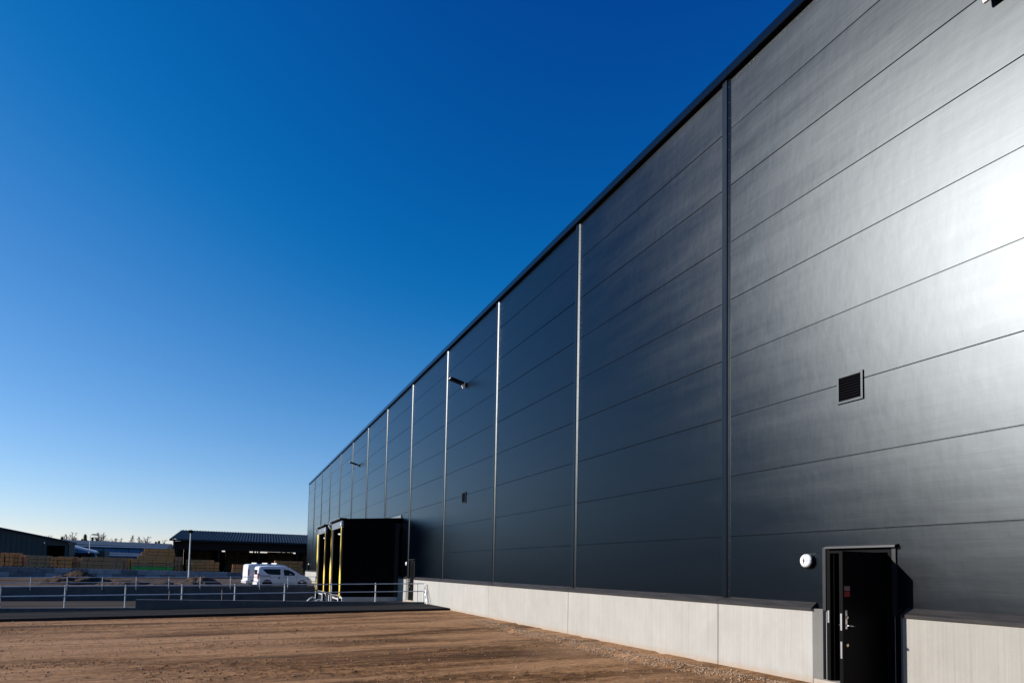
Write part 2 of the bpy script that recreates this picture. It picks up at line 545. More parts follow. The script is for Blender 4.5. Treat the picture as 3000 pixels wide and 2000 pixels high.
pb = MB()
prng = np.random.default_rng(11)
NP1, NP2 = 4200, 7000
py_ = np.concatenate([prng.uniform(7.2, 20.5, NP1), prng.uniform(7.5, 26, NP2)])
rx_ = 8.12 + 0.12 * np.sin(py_ * 0.35) - np.maximum(0, py_ - 15) * 0.03
px_ = np.concatenate([np.minimum(8.92, prng.normal(rx_[:NP1], 0.2)), prng.uniform(-7.5, 8.9, NP2)])
ps_ = np.concatenate([prng.uniform(0.008, 0.026, NP1), prng.uniform(0.006, 0.016, NP2) * np.where(prng.random(NP2) < 0.08, 1.9, 1)])
pz_ = zdirt(px_, py_)
for x, y, z, s in zip(px_.tolist(), py_.tolist(), pz_.tolist(), ps_.tolist()):
    a = random.random() * 6.28
    ca, sa = math.cos(a), math.sin(a)
    pts = []
    for ax, ay, az in ((1, 0, 0), (0, 1, 0), (-1, 0, 0), (0, -1, 0), (0, 0, .8), (0, 0, -.6)):
        k = s * random.uniform(0.7, 1.3)
        pts.append((x + k * (ax * ca - ay * sa), y + k * (ax * sa + ay * ca), z + s * 0.3 + k * az))
    pb.poly(pts, [(0, 1, 4), (1, 2, 4), (2, 3, 4), (3, 0, 4), (1, 0, 5), (2, 1, 5), (3, 2, 5), (0, 3, 5)])
tag(pb.build('gravel', 'pebble', fix=False), 'loose gravel and pebbles scattered over the dirt yard beside the plinth', 'gravel', kind='stuff')

cb = MB()
cy_ = prng.uniform(7.5, 25.9, 26000)
cx_ = prng.uniform(-8, 8.7, 26000)
ck_ = vnoise(cx_ * 0.35, cy_ * 1.1, 6)
keep = ck_ > 0.55 + 0.12 * prng.random(26000)
cx_, cy_ = cx_[keep][:9000], cy_[keep][:9000]
cz_ = zdirt(cx_, cy_)
for x, y, z in zip(cx_.tolist(), cy_.tolist(), cz_.tolist()):
    s = random.uniform(0.007, 0.019) * (1.6 if random.random() < 0.1 else 1)
    pts = []
    for ax, ay, az in ((1, 0, 0), (0, 1, 0), (-1, 0, 0), (0, -1, 0), (0, 0, .8), (0, 0, -.6)):
        k = s * random.uniform(0.6, 1.4)
        pts.append((x + k * ax, y + k * ay, z + s * 0.2 + k * az))
    cb.poly(pts, [(0, 1, 4), (1, 2, 4), (2, 3, 4), (3, 0, 4), (1, 0, 5), (2, 1, 5), (3, 2, 5), (0, 3, 5)])
tag(cb.build('soil_clods', 'dirt', fix=False), 'small clods of churned soil in patches across the dirt yard', 'soil clods', kind='stuff')

# asphalt apron between the dirt and the near retaining wall
RY = 29.5            # outer face of the near retaining wall


def strip_sheet(name, x0, x1, n, y0, y1, zf, thick, m):
    b = MB()
    P = []
    for i in range(n + 1):
        x = x0 + (x1 - x0) * i / n
        z = zf(x)
        P += [(x, y0, z - thick), (x, y0, z), (x, y1, z), (x, y1, z - thick)]
    Fs = []
    for i in range(n):
        a, c = i * 4, i * 4 + 4
        Fs += [(a, c, c + 1, a + 1), (a + 1, c + 1, c + 2, a + 2), (a + 2, c + 2, c + 3, a + 3)]
    return b.poly(P, Fs).build(name, m)


tag(strip_sheet('asphalt_apron', -200, PX - 0.004, 60, AE, RY + 0.1, lambda x: zg(x) + 0.085, 0.25, 'asphalt'), kind='structure')
FY = 51.55           # far retaining wall
tag(MB().box(-260, PX + 0.02, RY + 0.1, FY + 0.1, -3.2, -2.62).build('dock_pit_floor', 'pit_asphalt'), kind='structure')


def zfar(X):
    return -1.85 + 0.006 * (min(max(X, -60), 30) - 4)


def zfar_np(X, Y):
    b = -1.85 + 0.006 * (np.clip(X, -60, 30) - 4)
    near = np.clip((110 - Y) / 20, 0, 1)
    return b + near * (0.16 * (vnoise(X * 0.35, Y * 0.35, 21) - 0.5) + 0.10 * (vnoise(X * 1.3, Y * 1.3, 22) - 0.5))


xs = np.concatenate([[-900, -400, -150, -80, -50], np.arange(-36, 9.2, 0.35), [30, 80, 200, 500, 900]])
ys = np.concatenate([[FY + 0.2], np.arange(FY + 0.6, 96, 0.35), [100, 110, 140, 200, 320, 600, 1200, 2500]])
tag(grid_mesh('far_yard', xs, ys, zfar_np, 'yard'), kind='structure')

# ------------------------------------------------------------------ warehouse
B = 6.0052
S0 = 9.416
Z0 = -0.4386          # foot of the cladding
PH = 1.2
NB0, NB1 = -3, 12     # bays: j -> Y from S0+(j-1)B to S0+jB
YEND = S0 + NB1 * B   # far corner
YSTART = S0 + (NB0 - 1) * B
ZR = 10.24
wh = empty('warehouse', (WX, S0, ZG), 'long dark anthracite clad warehouse with pale concrete plinth on the right', 'warehouse')


def W(o):
    o.parent = wh
    o.matrix_parent_inverse = Matrix.Translation((-WX, -S0, -ZG))
    return o


# shell behind the panels (door openings left free)
DOORS = [0.0, 26.05]
sh = MB()
sh.box(WX + 0.0145, WX + 60, YSTART, YEND - 0.03, Z0 + PH * 0.86, 10.39)
ycuts = [YSTART] + sum([[6.1 + d, 7.28 + d] for d in DOORS], []) + [YEND - 0.03]
for a, b in zip(ycuts[::2], ycuts[1::2]):
    sh.box(WX + 0.0145, WX + 0.3, a, b, -3.0, Z0 + PH * 0.86)
W(sh.build('wall', 'strip'))
W(MB().box(WX + 0.3, WX + 60, YEND - 0.3, YEND - 0.031, -2.2, Z0 + PH * 0.86).build('end_wall', 'backing'))
W(MB().box(WX + 1.2, WX + 1.3, YSTART, YEND - 0.4, -2.2, Z0 + PH).build('inner_wall', 'backing'))

# panels : one shared mesh per size
PW = B - 0.12
pan = {}


def panel_mesh(hh, ln):
    key = (round(hh, 3), round(ln, 3))
    if key not in pan:
        c = 0.005
        g = 0.005
        a, b = -ln / 2, ln / 2
        z0, z1 = -hh / 2 + g, hh / 2 - g
        mb = MB()
        prof = [(0.014, z0), (0.007, z0), (0.0, z0 + c), (0.0, z1 - c), (0.007, z1), (0.014, z1)]
        mb.prism(prof, 'y', a, b)
        o = mb.build('panel', 'cladding')
        COL.objects.unlink(o)
        pan[key] = o
    return pan[key]


heights = [PH] * 8 + [ZR + 0.02 - (Z0 + 8 * PH)]
for j in range(NB0, NB1 + 1):
    yc = S0 + (j - 0.5) * B + 0.125
    for k in range(9):
        hh = heights[k]
        zc = Z0 + k * PH + hh / 2
        segs = [(yc - PW / 2, yc + PW / 2)]
        if k == 0:
            for d in DOORS:
                if segs[-1][0] < 6.1 + d and segs[-1][1] > 7.28 + d:
                    segs = [(segs[-1][0], 6.1 + d), (7.28 + d, segs[-1][1])]
        if len(segs) == 2:
            # panel cut round a door head: one sheet with a notch
            q = MB()
            z0, z1 = zc - hh / 2 + 0.005, zc + hh / 2 - 0.005
            (a, b), (c_, d_) = segs
            for u0, u1, w0 in ((a, b, z0), (b, c_, 0.505), (c_, d_, z0)):
                q.prism([(WX, w0), (WX + 0.014, w0), (WX + 0.014, z1), (WX + 0.007, z1), (WX, z1 - 0.005)], 'y', u0, u1)
            W(q.build('panel', 'cladding'))
            continue
        for a, b in segs:
            m0 = panel_mesh(hh, b - a)
            o = share(m0, 'panel', (WX, (a + b) / 2, zc),
                      (0, random.gauss(0, R(0.13)), random.gauss(0, R(0.05))))
            W(o)

# joint strips: raised middle, sloped flange towards the camera, screws
y0 = S0
SP = [(WX + 0.004, y0 + 0.245), (WX - 0.004, y0 + 0.243), (WX - 0.012, y0 + 0.215), (WX - 0.043, y0 + 0.205), (WX - 0.045, y0 + 0.200), (WX - 0.052, y0 + 0.068),
      (WX - 0.047, y0 + 0.062), (WX - 0.031, y0 + 0.060), (WX - 0.029, y0 + 0.056), (WX - 0.004, y0 + 0.005), (WX - 0.002, y0), (WX + 0.004, y0)]
st0 = MB().prism(SP, 'z', Z0 + 0.01, ZR).build('joint_strip', 'strip')
scb = MB()
z = Z0 + 0.12
while z < ZR - 0.1:
    for yy, hx in ((y0 + 0.228, 0.009), (y0 + 0.03, 0.016)):
        scb.lathe((WX - hx + 0.002, yy, z), (-1, 0, 0), [(0, 0.009), (0.005, 0.009), (0.008, 0.005)], 6)
    z += 0.335
sc0 = scb.build('screws', 'screw')
sc0['kind'] = 'stuff'
for j in range(NB0 - 1, NB1):
    if j == 0:
        a, b = st0, sc0
    else:
        a = share(st0, 'joint_strip', (0, j * B, 0))
        b = share(sc0, 'screws', (0, j * B, 0))
        b['kind'] = 'stuff'
    W(a)
    b.parent = a
    b.location = (0, 0, 0)
# corner trim at the far end
W(MB().box(WX - 0.02, WX + 0.25, YEND - 0.03, YEND + 0.03, Z0, ZR).build('corner_trim', 'strip'))
W(MB().box(WX + 0.252, WX + 60, YEND - 0.029, YEND + 0.01, Z0 + 0.9, ZR).build('end_cladding', 'cladding'))

# fascia in lengths, with lip and soffit
fj = YSTART
while fj < YEND - 0.1:
    e = min(fj + B, YEND + 0.06)
    W(MB().prism([(WX + 0.5, 10.52), (WX - 0.06, 10.49), (WX - 0.075, 10.485), (WX - 0.105, 10.31), (WX - 0.112, 10.262), (WX - 0.095, 10.25), (WX - 0.085, 10.262), (WX + 0.012, 10.262), (WX + 0.012, 10.40), (WX + 0.5, 10.40)],
                 'y', fj + 0.003, e - 0.003).build('fascia', 'strip'))
    fj += B
W(MB().box(WX + 0.5, WX + 60, YSTART, YEND + 0.05, 10.3, 10.47).build('roof', 'trim'))

# plinth panels, joints at every bay; gaps at the doors and dock
PT = -0.535
PLJ = 9.66
segs = []
j = -4
while PLJ + (j - 1) * B < YEND:
    segs.append([PLJ + (j - 1) * B + 0.006, min(PLJ + j * B - 0.006, YEND)])
    j += 1
for d in DOORS:
    new = []
    for a, b in segs:
        if a < 5.91 + d < b or a < 7.45 + d < b:
            if a < 5.91 + d:
                new.append([a, 5.91 + d])
            if b > 7.45 + d:
                new.append([7.45 + d, b])
        else:
            new.append([a, b])
    segs = new
for a, b in segs:
    c = 0.008
    ea_ = [(PX, a + c), (PX + c, a), (PX + 0.22, a)]
    eb_ = [(PX + 0.22, b), (PX + c, b), (PX, b - c)]
    for d in DOORS:
        if abs(a - 7.45 - d) < 0.01:
            ea_ = [(PX, a), (9.09, a - 0.11), (9.09, a - 0.20), (PX + 0.22, a - 0.20)]
        if abs(b - 5.91 - d) < 0.01:
            eb_ = [(PX + 0.22, b + 0.20), (9.09, b + 0.20), (9.09, b + 0.11), (PX, b)]
    W(MB().prism(ea_ + eb_, 'z', -3.0, PT).build('plinth_panel', 'plinth'))
    W(MB().prism([(WX + 0.006, Z0 + 0.012), (WX + 0.006, PT + 0.002), (PX - 0.02, PT + 0.002), (PX - 0.022, PT - 0.035), (PX - 0.027, PT - 0.035), (PX - 0.026, PT + 0.012)],
                 'y', a - 0.002, b + 0.002).build('sill_flashing', 'flashing'))
for d in DOORS:
    W(MB().box(PX + 0.012, 9.6, 5.905 + d, 7.445 + d, -3.0, -1.69).build('threshold', 'plinth'))


def door(d, open_):
    """steel service door: frame, hood, leaf; hinge on the side nearer the camera"""
    y0, y1 = 6.115 + d, 7.248 + d
    z0, z1 = -1.685, 0.46
    fx = 9.06
    fr = MB()
    fr.box(fx, fx + 0.2, y1 - 0.07, y1, z0, z1)
    fr.box(fx, fx + 0.2, y0, y0 + 0.07, z0, z1)
    fr.box(fx + 0.001, fx + 0.2, y0 + 0.07, y1 - 0.07, z1 - 0.07, z1)
    fr.box(fx + 0.06, fx + 0.13, y1 - 0.1, y1 - 0.07, z0, z1 - 0.07)
    f = W(fr.build('door_frame', 'door_paint'))
    # trims from cladding to frame
    W(MB().box(WX - 0.03, WX + 0.1, y1 + 0.001, y1 + 0.06, PT - 0.02, z1 + 0.03).build('jamb_trim', 'trim'))
    W(MB().box(WX - 0.03, WX + 0.1, y0 - 0.06, y0 - 0.001, PT - 0.02, z1 + 0.03).build('jamb_trim', 'trim'))
    W(MB().prism([(WX + 0.02, 0.525), (WX - 0.09, 0.495), (WX - 0.095, 0.465), (WX - 0.085, 0.465), (WX - 0.08, 0.483), (WX + 0.02, 0.505)], 'y', y0 - 0.09, y1 - 0.03).build('rain_hood', 'trim'))
    lw = 1.0 if open_ else 0.95
    lf = empty('door_leaf')
    lb = MB().cbox(-lw, 0, -0.03, 0.03, z0 + 0.02, z1 - 0.08, 0.004)
    lo = lb.build('door', 'door_paint')
    bpy.data.objects.remove(lf)
    parts = []
    hz = -0.69
    for sgn in (-1, 1):
        pl = MB().cbox(-lw + 0.045, -lw + 0.085, sgn * 0.031 - 0.004, sgn * 0.031 + 0.004, hz - 0.05, hz + 0.22, 0.002).build('lock_plate', 'steel')
        hd = MB().tube([(-lw + 0.065, sgn * 0.03, hz), (-lw + 0.065, sgn * 0.075, hz), (-lw + 0.08, sgn * 0.085, hz), (-lw + 0.19, sgn * 0.085, hz - 0.01)], 0.010, 8).build('handle', 'steel', smooth=True)
        cy = MB().lathe((-lw + 0.075, sgn * 0.03, hz + 0.115), (0, sgn, 0), [(0, 0.024), (0.014, 0.024), (0.018, 0.018)], 14).build('lock_cylinder', 'brass')
        parts += [pl, hd, cy]
    parts.append(MB().lathe((-lw + 0.075, -0.03, hz - 0.28), (0, -1, 0), [(0, 0.026), (0.014, 0.026), (0.018, 0.02)], 14).build('lock_cylinder', 'brass'))
    parts.append(MB().box(-lw - 0.003, -lw + 0.002, -0.013, 0.013, hz - 0.07, hz + 0.17).build('lock_edge_plate', 'steel'))
    parts.append(MB().box(-lw - 0.003, -lw + 0.002, -0.013, 0.013, hz - 0.47, hz - 0.23).build('lock_edge_plate', 'steel'))
    if open_:
        parts.append(MB().box(-lw + 0.03, -lw + 0.15, -0.0325, -0.0305, -0.28, -0.205).build('sticker', 'red_label'))
        parts.append(MB().box(-lw + 0.03, -lw + 0.15, -0.0325, -0.0305, -0.195, -0.125).build('sticker', 'pale_label'))
    for hz_ in (0.12, -0.3, -1.45):
        parts.append(MB().lathe((0.004, 0.036, hz_ - 0.05), (0, 0, 1), [(0, 0.011), (0.1, 0.011)], 10).build('hinge', 'steel'))
    for q in parts:
        q.parent = lo
    lo.location = (fx + 0.0, y0 + 0.12, 0)
    if not open_:
        lo.rotation_euler = (0, 0, -math.pi / 2)
        lo.location = (fx + 0.06, y0 + 0.08, 0)
    else:
        lo.rotation_euler = (0, 0, R(1.5))
    W(lo)
    # door closer arm and strike
    W(MB().box(fx - 0.003, fx + 0.002, y1 - 0.05, y1 - 0.02, -0.75, -0.55).build('strike_plate', 'steel'))
    W(MB().tube([(fx + 0.1, y1 - 0.2, z1 - 0.1), (fx - 0.12, y1 - 0.42, z1 - 0.1), (fx - 0.3, y0 + 0.13, z1 - 0.1)] if open_ else [(fx - 0.01, y0 + 0.2, z1 - 0.1), (fx - 0.01, y0 + 0.6, z1 - 0.1)], 0.01, 6).build('door_closer', 'steel'))


door(0.0, True)
door(26.05, False)


def vent(y, z, s=0.46):
    v = W(MB().box(WX - 0.004, WX + 0.03, y - s / 2 + 0.03, y + s / 2 - 0.03, z - s / 2 + 0.03, z + s / 2 - 0.03).build('vent', 'black'))
    g = MB()
    t = 0.035
    x0, x1 = WX - 0.03, WX + 0.01
    g.box(x0, x1, y - s / 2, y - s / 2 + t, z - s / 2, z + s / 2)
    g.box(x0, x1, y + s / 2 - t, y + s / 2, z - s / 2, z + s / 2)
    g.box(x0 - 0.001, x1, y - s / 2 + t, y + s / 2 - t, z - s / 2, z - s / 2 + t)
    g.box(x0 - 0.001, x1, y - s / 2 + t, y + s / 2 - t, z + s / 2 - t, z + s / 2)
    fr = g.build('vent_frame', 'strip')
    fr.parent = v
    n = 9
    for i in range(n):
        zz = z - s / 2 + t + (s - 2 * t) * (i + 0.5) / n
        sl = MB().prism([(WX - 0.026, zz - 0.018), (WX - 0.006, zz + 0.012), (WX - 0.009, zz + 0.013), (WX - 0.029, zz - 0.017)], 'y', y - s / 2 + t, y + s / 2 - t).build('slat', 'black')
        sl.parent = v


vent(6.78, 3.065)
vent(24.83, 3.06)


# wall lamps: round bulkhead with a cross guard
def wall_lamp(y, z, label):
    e = empty('wall_lamp', (WX, y, z), label, 'lamp', 'round bulkhead lamps beside the service doors')
    MB().lathe((0, 0, 0), (-1, 0, 0), [(0, 0.128), (0.05, 0.128), (0.062, 0.122)], 28).build('base', 'trim', e)
    MB().lathe((-0.05, 0, 0), (-1, 0, 0), [(0, 0.113), (0.02, 0.113), (0.045, 0.098), (0.062, 0.07), (0.07, 0.035), (0.072, 0.002)], 28).build('globe', 'lamp_glass', e, smooth=True)
    rg = MB()
    ring = [(-0.062, 0.119 * math.cos(t * math.pi / 14), 0.119 * math.sin(t * math.pi / 14)) for t in range(29)]
    rg.tube(ring, 0.013, 6, cap=False)
    rg.build('rim', 'strip', e, smooth=True)
    for ax in (0, 1):
        pts = []
        for i in range(11):
            t = -1 + 2 * i / 10
            hh = 0.068 + 0.062 * (1 - t * t)
            pts.append((-hh, 0.115 * t, 0) if ax == 0 else (-hh, 0, 0.115 * t))
        MB().tube(pts, 0.007, 6).build('guard_bar', 'trim', e)
    return e


wall_lamp(7.60, 0.27, 'round white bulkhead lamp left of the open black service door')
wall_lamp(33.65, 0.27, 'small round wall lamp by the closed door next to the loading dock')
wall_lamp(78.7, 0.30, 'tiny round wall lamp at the far corner of the warehouse')
# cable box under the far lamp
tag(MB().cbox(WX - 0.12, WX - 0.001, 78.55, 78.85, -0.46, 0.1, 0.01).build('meter_box', 'black'), 'dark cabinet below the wall lamp at the far warehouse corner', 'cabinet')


def floodlight(y, z, label, bw=(-0.03, 0.03), bd=0.0):
    e = empty('floodlight', (WX, y, z), label, 'floodlight', 'floodlights high on the warehouse wall')
    MB().cbox(-0.05, -0.001, -0.09, 0.09, -0.09, 0.09, 0.008).build('wall_plate', 'trim', e)
    MB().prism([(-0.05, 0.06), (-0.17, 0.02), (-0.2, -0.06), (-0.14, -0.17 - bd), (-0.09, -0.16 - bd), (-0.05, -0.05)], 'y', *bw).build('bracket', 'white_paint', e)
    h = MB()
    h.cbox(-0.62, 0, -0.17, 0.17, -0.035, 0.035, 0.012)
    ho = h.build('lamp_head', 'black', e)
    ho.location = (-0.13, 0, 0.03)
    ho.rotation_euler = (0, R(14), 0)
    g = MB().box(-0.58, -0.06, -0.14, 0.14, -0.038, -0.0355).build('lens', 'glass')
    g.parent = ho
    for i in range(7):
        fn = MB().box(-0.56 + i * 0.08, -0.55 + i * 0.08, -0.15, 0.15, 0.034, 0.06).build('cooling_fin', 'black')
        fn.parent = ho
    c = MB().box(-0.635, -0.622, -0.1, 0.1, -0.02, 0.025).build('end_cap', 'white_paint')
    c.parent = ho
    return e


floodlight(24.96, 7.95, 'black floodlight high on the wall above the small vent')
floodlight(48.78, 7.95, 'small far floodlight high on the wall beyond the loading dock')
floodlight(4.64, 7.98, 'pale bracket of a floodlight at the top right edge of the wall', (-0.13, 0.03), 0.08)

# ------------------------------------------------------------------ docks
def dock(yc, label, near):
    w2 = 1.88
    xf, xb = 5.72, PX - 0.01
    e = empty('dock_shelter', (7.2, yc, -2.62), label, 'dock shelter', 'loading dock shelters')
    off = Vector((-7.2, -yc, 2.62))

    def b(mb, name, m, smooth=False, par=e):
        o = mb.build(name, m, par, smooth)
        if par is e:
            o.location = off
        return o

    def zr(x):
        return 2.69 + (x - xf) * 0.065
    ya, yb = yc - w2, yc + w2
    # side walls, roof, back with door
    for s, (a, c) in enumerate(((ya, ya + 0.14), (yb - 0.14, yb))):
        b(MB().prism([(xf + 0.1, -1.62), (8.72, -1.62), (8.72, zr(8.72) - 0.1), (xf + 0.1, zr(xf) - 0.1)], 'y', a, c), 'side_wall', 'black')
        b(MB().box(8.722, xb, a + 0.02, c - 0.02, -2.7, zr(8.8) - 0.3), 'wall_shade_strip', 'strip')  # dark strip standing in for the bit of wall shaded by the shelter
    b(MB().prism([(xf - 0.02, zr(xf) - 0.1), (9.02, zr(9.02) - 0.1), (9.02, zr(9.02)), (xf - 0.02, zr(xf))], 'y', ya - 0.02, yb + 0.02), 'roof', 'black')
    b(MB().box(9.02, WX - 0.001, ya, yb, zr(9), zr(9) + 0.17), 'roof_upstand', 'header')
    b(MB().box(8.6, 8.68, ya + 0.14, yb - 0.14, -1.62, 2.6), 'overhead_door', 'black')
    # front frame, header curtain, hood, yellow guide strips
    b(MB().box(xf, xf + 0.1, ya, yb, 2.22, zr(xf) - 0.1), 'header_panel', 'header')
    hd = b(MB().prism([(xf - 0.14, zr(xf) - 0.02), (xf + 0.25, zr(xf) + 0.005), (xf + 0.25, zr(xf) + 0.05), (xf - 0.13, zr(xf) + 0.03)], 'y', ya - 0.06, yb + 0.06), 'hood', 'trim')
    n = 26
    for i in range(n):
        yy = ya - 0.05 + (2 * w2 + 0.1) * (i + 0.3) / n
        b(MB().box(xf - 0.15, xf + 0.02, yy, yy + 0.07, zr(xf) + 0.034, zr(xf) + 0.06), 'hood_rib', 'galvanised')
    b(MB().tube([(xf - 0.1, yb + 0.02, zr(xf)), (xf - 0.14, yb + 0.03, 2.5), (xf - 0.05, yb + 0.02, 2.28)], [0.05, 0.06, 0.03], 8), 'hood_end', 'white_paint', True)
    b(MB().lathe((xf - 0.002, ya + 0.28, 2.40), (-1, 0, 0), [(0, 0.09), (0.02, 0.09), (0.03, 0.05)], 16), 'dock_light', 'lamp_glass')
    for s, y in ((0, ya), (1, yb - 0.21)):
        g = MB()
        P, nz = [], 24
        ph = random.random() * 6
        for i in range(nz + 1):
            zz = -1.6 + 3.85 * i / nz
            wv = 0.035 * math.sin(zz * 1.5 + ph) + 0.02 * math.sin(zz * 3.7 + ph)
            P += [(xf - 0.012 + wv * 0.7, y + max(wv, -0.03) * (1 if s == 0 else 1), zz), (xf - 0.012 - wv * 0.3, y + 0.21 + wv, zz), (xf + 0.02, y + 0.21 + wv, zz), (xf + 0.02, y, zz)]
        Fs = []
        for i in range(nz):
            for k in range(4):
                a_, b_ = i * 4 + k, i * 4 + (k + 1) % 4
                Fs.append((a_, b_, b_ + 4, a_ + 4))
        Fs += [(0, 1, 2, 3), (nz * 4, nz * 4 + 1, nz * 4 + 2, nz * 4 + 3)]
        b(g.poly(P, Fs), 'yellow_strip', 'yellow', True)
    # inner curtains
    b(MB().box(xf + 0.02, xf + 0.09, yb - 0.55, yb - 0.02, -1.55, 2.2), 'side_curtain', 'curtain')
    b(MB().box(xf + 0.02, xf + 0.09, ya + 0.02, ya + 0.5, -1.55, 2.2), 'side_curtain', 'curtain')
    # sagging roll of the top curtain
    b(MB().tube([(xf + 0.35, ya + 0.5, 1.98), (xf + 0.35, yc, 1.9), (xf + 0.35, yb - 0.5, 2.0)], 0.06, 8), 'curtain_roll', 'galvanised', True)
    # platform and leveller
    b(MB().box(xf + 0.12, xb, ya - 0.06, yb + 0.06, -1.84, -1.625), 'platform', 'concrete_light')
    b(MB().box(xf - 0.12, xf + 0.3, yc - 1.0, yc + 1.0, -1.66, -1.63), 'leveller_lip', 'trim')
    b(MB().box(xf + 0.9, xf + 1.1, ya + 0.1, yb - 0.1, -2.62, -1.84), 'platform_support', 'black')
    b(MB().box(xf + 1.1, xb - 0.6, ya + 0.02, ya + 0.2, -2.02, -1.842), 'platform_beam', 'concrete')
    for y in (ya + 0.1, yb - 0.35):
        b(MB().cbox(xf - 0.03, xf + 0.1, y, y + 0.25, -2.3, -1.7, 0.02), 'bumper', 'rubber')
        b(MB().box(xf - 0.06, xf - 0.032, y + 0.02, y + 0.23, -2.2, -1.66), 'bumper_plate', 'galvanised')
        b(MB().box(xf + 0.16, xf + 0.26, y + 0.04, y + 0.14, -2.62, -1.845), 'platform_leg', 'galvanised')
    return e


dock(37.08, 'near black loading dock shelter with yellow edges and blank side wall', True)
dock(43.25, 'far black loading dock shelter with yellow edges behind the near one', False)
k = 0
for y in (35.6, 38.6, 41.7, 44.8):
    o = MB().tube([(5.6, y, -2.62), (5.6, y, -2.2), (5.55, y, -2.12), (5.45, y, -2.1), (5.3, y, -2.2), (5.1, y, -2.4), (5.0, y, -2.62)], 0.06, 10).build('wheel_guide', 'galvanised', smooth=True)
    tag(o, ('near', 'second', 'third', 'farthest')[k] + ' white steel wheel guide on the pit floor at the dock', 'wheel guide', 'wheel guides in front of the docks')
    k += 1

# ------------------------------------------------------------------ retaining walls and railings
def wall_run(name, label, y0, y1, secs, zb, m):
    e = empty(name, (secs[0][0], y0, zb), label, 'retaining wall')
    off = Vector((-secs[0][0], -y0, -zb))
    for (x0, x1, za, zb2) in secs:
        n = max(1, round((x1 - x0) / 4.0))
        for i in range(n):
            a, c = x0 + (x1 - x0) * i / n + 0.006, x0 + (x1 - x0) * (i + 1) / n - 0.006
            ta, tc = za + (zb2 - za) * i / n, za + (zb2 - za) * (i + 1) / n
            ch = 0.02
            P = []
            for x, t in ((a, ta), (c, tc)):
                P += [(x, y0, zb), (x, y0, t - ch), (x, y0 + ch, t), (x, y1 - ch, t), (x, y1, t - ch), (x, y1, zb)]
            Fs = [(k, k + 1, k + 7, k + 6) for k in range(5)] + [(0, 5, 4, 3, 2, 1), (6, 7, 8, 9, 10, 11)]
            MB().poly(P, Fs).build('wall_section', m, e).location = off
    return e


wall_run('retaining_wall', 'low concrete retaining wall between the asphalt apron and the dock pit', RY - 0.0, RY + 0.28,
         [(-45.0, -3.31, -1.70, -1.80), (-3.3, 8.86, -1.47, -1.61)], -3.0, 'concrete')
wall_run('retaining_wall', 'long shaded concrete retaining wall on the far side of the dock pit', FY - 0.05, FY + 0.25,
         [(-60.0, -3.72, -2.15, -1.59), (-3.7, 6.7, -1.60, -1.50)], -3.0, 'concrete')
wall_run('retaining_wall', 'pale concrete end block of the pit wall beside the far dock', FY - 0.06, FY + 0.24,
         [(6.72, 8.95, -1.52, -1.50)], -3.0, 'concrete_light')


def railing(name, label, xs, y, zt, zbot, dmid, r):
    e = empty(name, (xs[0], y, zbot(xs[0])), label, 'railing', 'galvanised steel railings along the dock pit')
    off = -e.location
    for x in xs:
        b = MB()
        b.tube([(x, y, zbot(x)), (x, y, zt(x) + 0.045)], r * 1.25, 8)
        b.build('post', 'galvanised', e, smooth=False).location = off
        b = MB().box(x - 0.05, x + 0.05, y - 0.05, y + 0.05, zbot(x), zbot(x) + 0.012)
        b.build('base_plate', 'galvanised', e).location = off
    x0, x1 = xs[0] - 0.0, xs[-1]
    for nm, dz in (('top_rail', 0), ('middle_rail', -dmid)):
        MB().tube([(x0, y, zt(x0) + dz), (x1, y, zt(x1) + dz)], r, 8).build(nm, 'galvanised', e).location = off
    return e


def near_top(x):
    return -1.70 + (x + 45) / 41.7 * -0.10 if x < -3.3 else -1.47 + (x + 3.3) / 12.16 * -0.14


nx = [-5.71 + 2.03 * i for i in range(-12, 8)] + [8.83]
nr = railing('railing', 'near steel railing with two rails on the low retaining wall', nx, RY + 0.1, lambda x: -0.985 + 0.0165 * (x + 7.7), near_top, 0.37, 0.021)
for dz0, dz1, dy in ((0, -0.86, 1.55), (-0.37, -1.06, 1.2)):
    zt = -0.985 + 0.0165 * (8.83 + 7.7)
    MB().tube([(8.83, RY + 0.1, zt + dz0), (8.84, RY + 0.0, zt + dz0 - 0.02), (8.88, RY - dy * 0.25, -1.70)], 0.018, 8).build('end_rail', 'galvanised', nr).location = -nr.location
fx = [(-11.88 - 2.035 * 8) + 2.035 * i for i in range(0, 18)] + [6.5, 8.4]


def far_top(x):
    return (-2.15 + (x + 60) / 56.3 * 0.56 if x < -3.7 else -1.60 + (x + 3.7) / 10.4 * 0.1)


railing('railing', 'far steel railing with two rails in front of the parked vans', fx, FY - 0.09, lambda x: -1.11 + 0.0165 * (x + 13.5), lambda x: far_top(x) - 0.25, 0.36, 0.02)

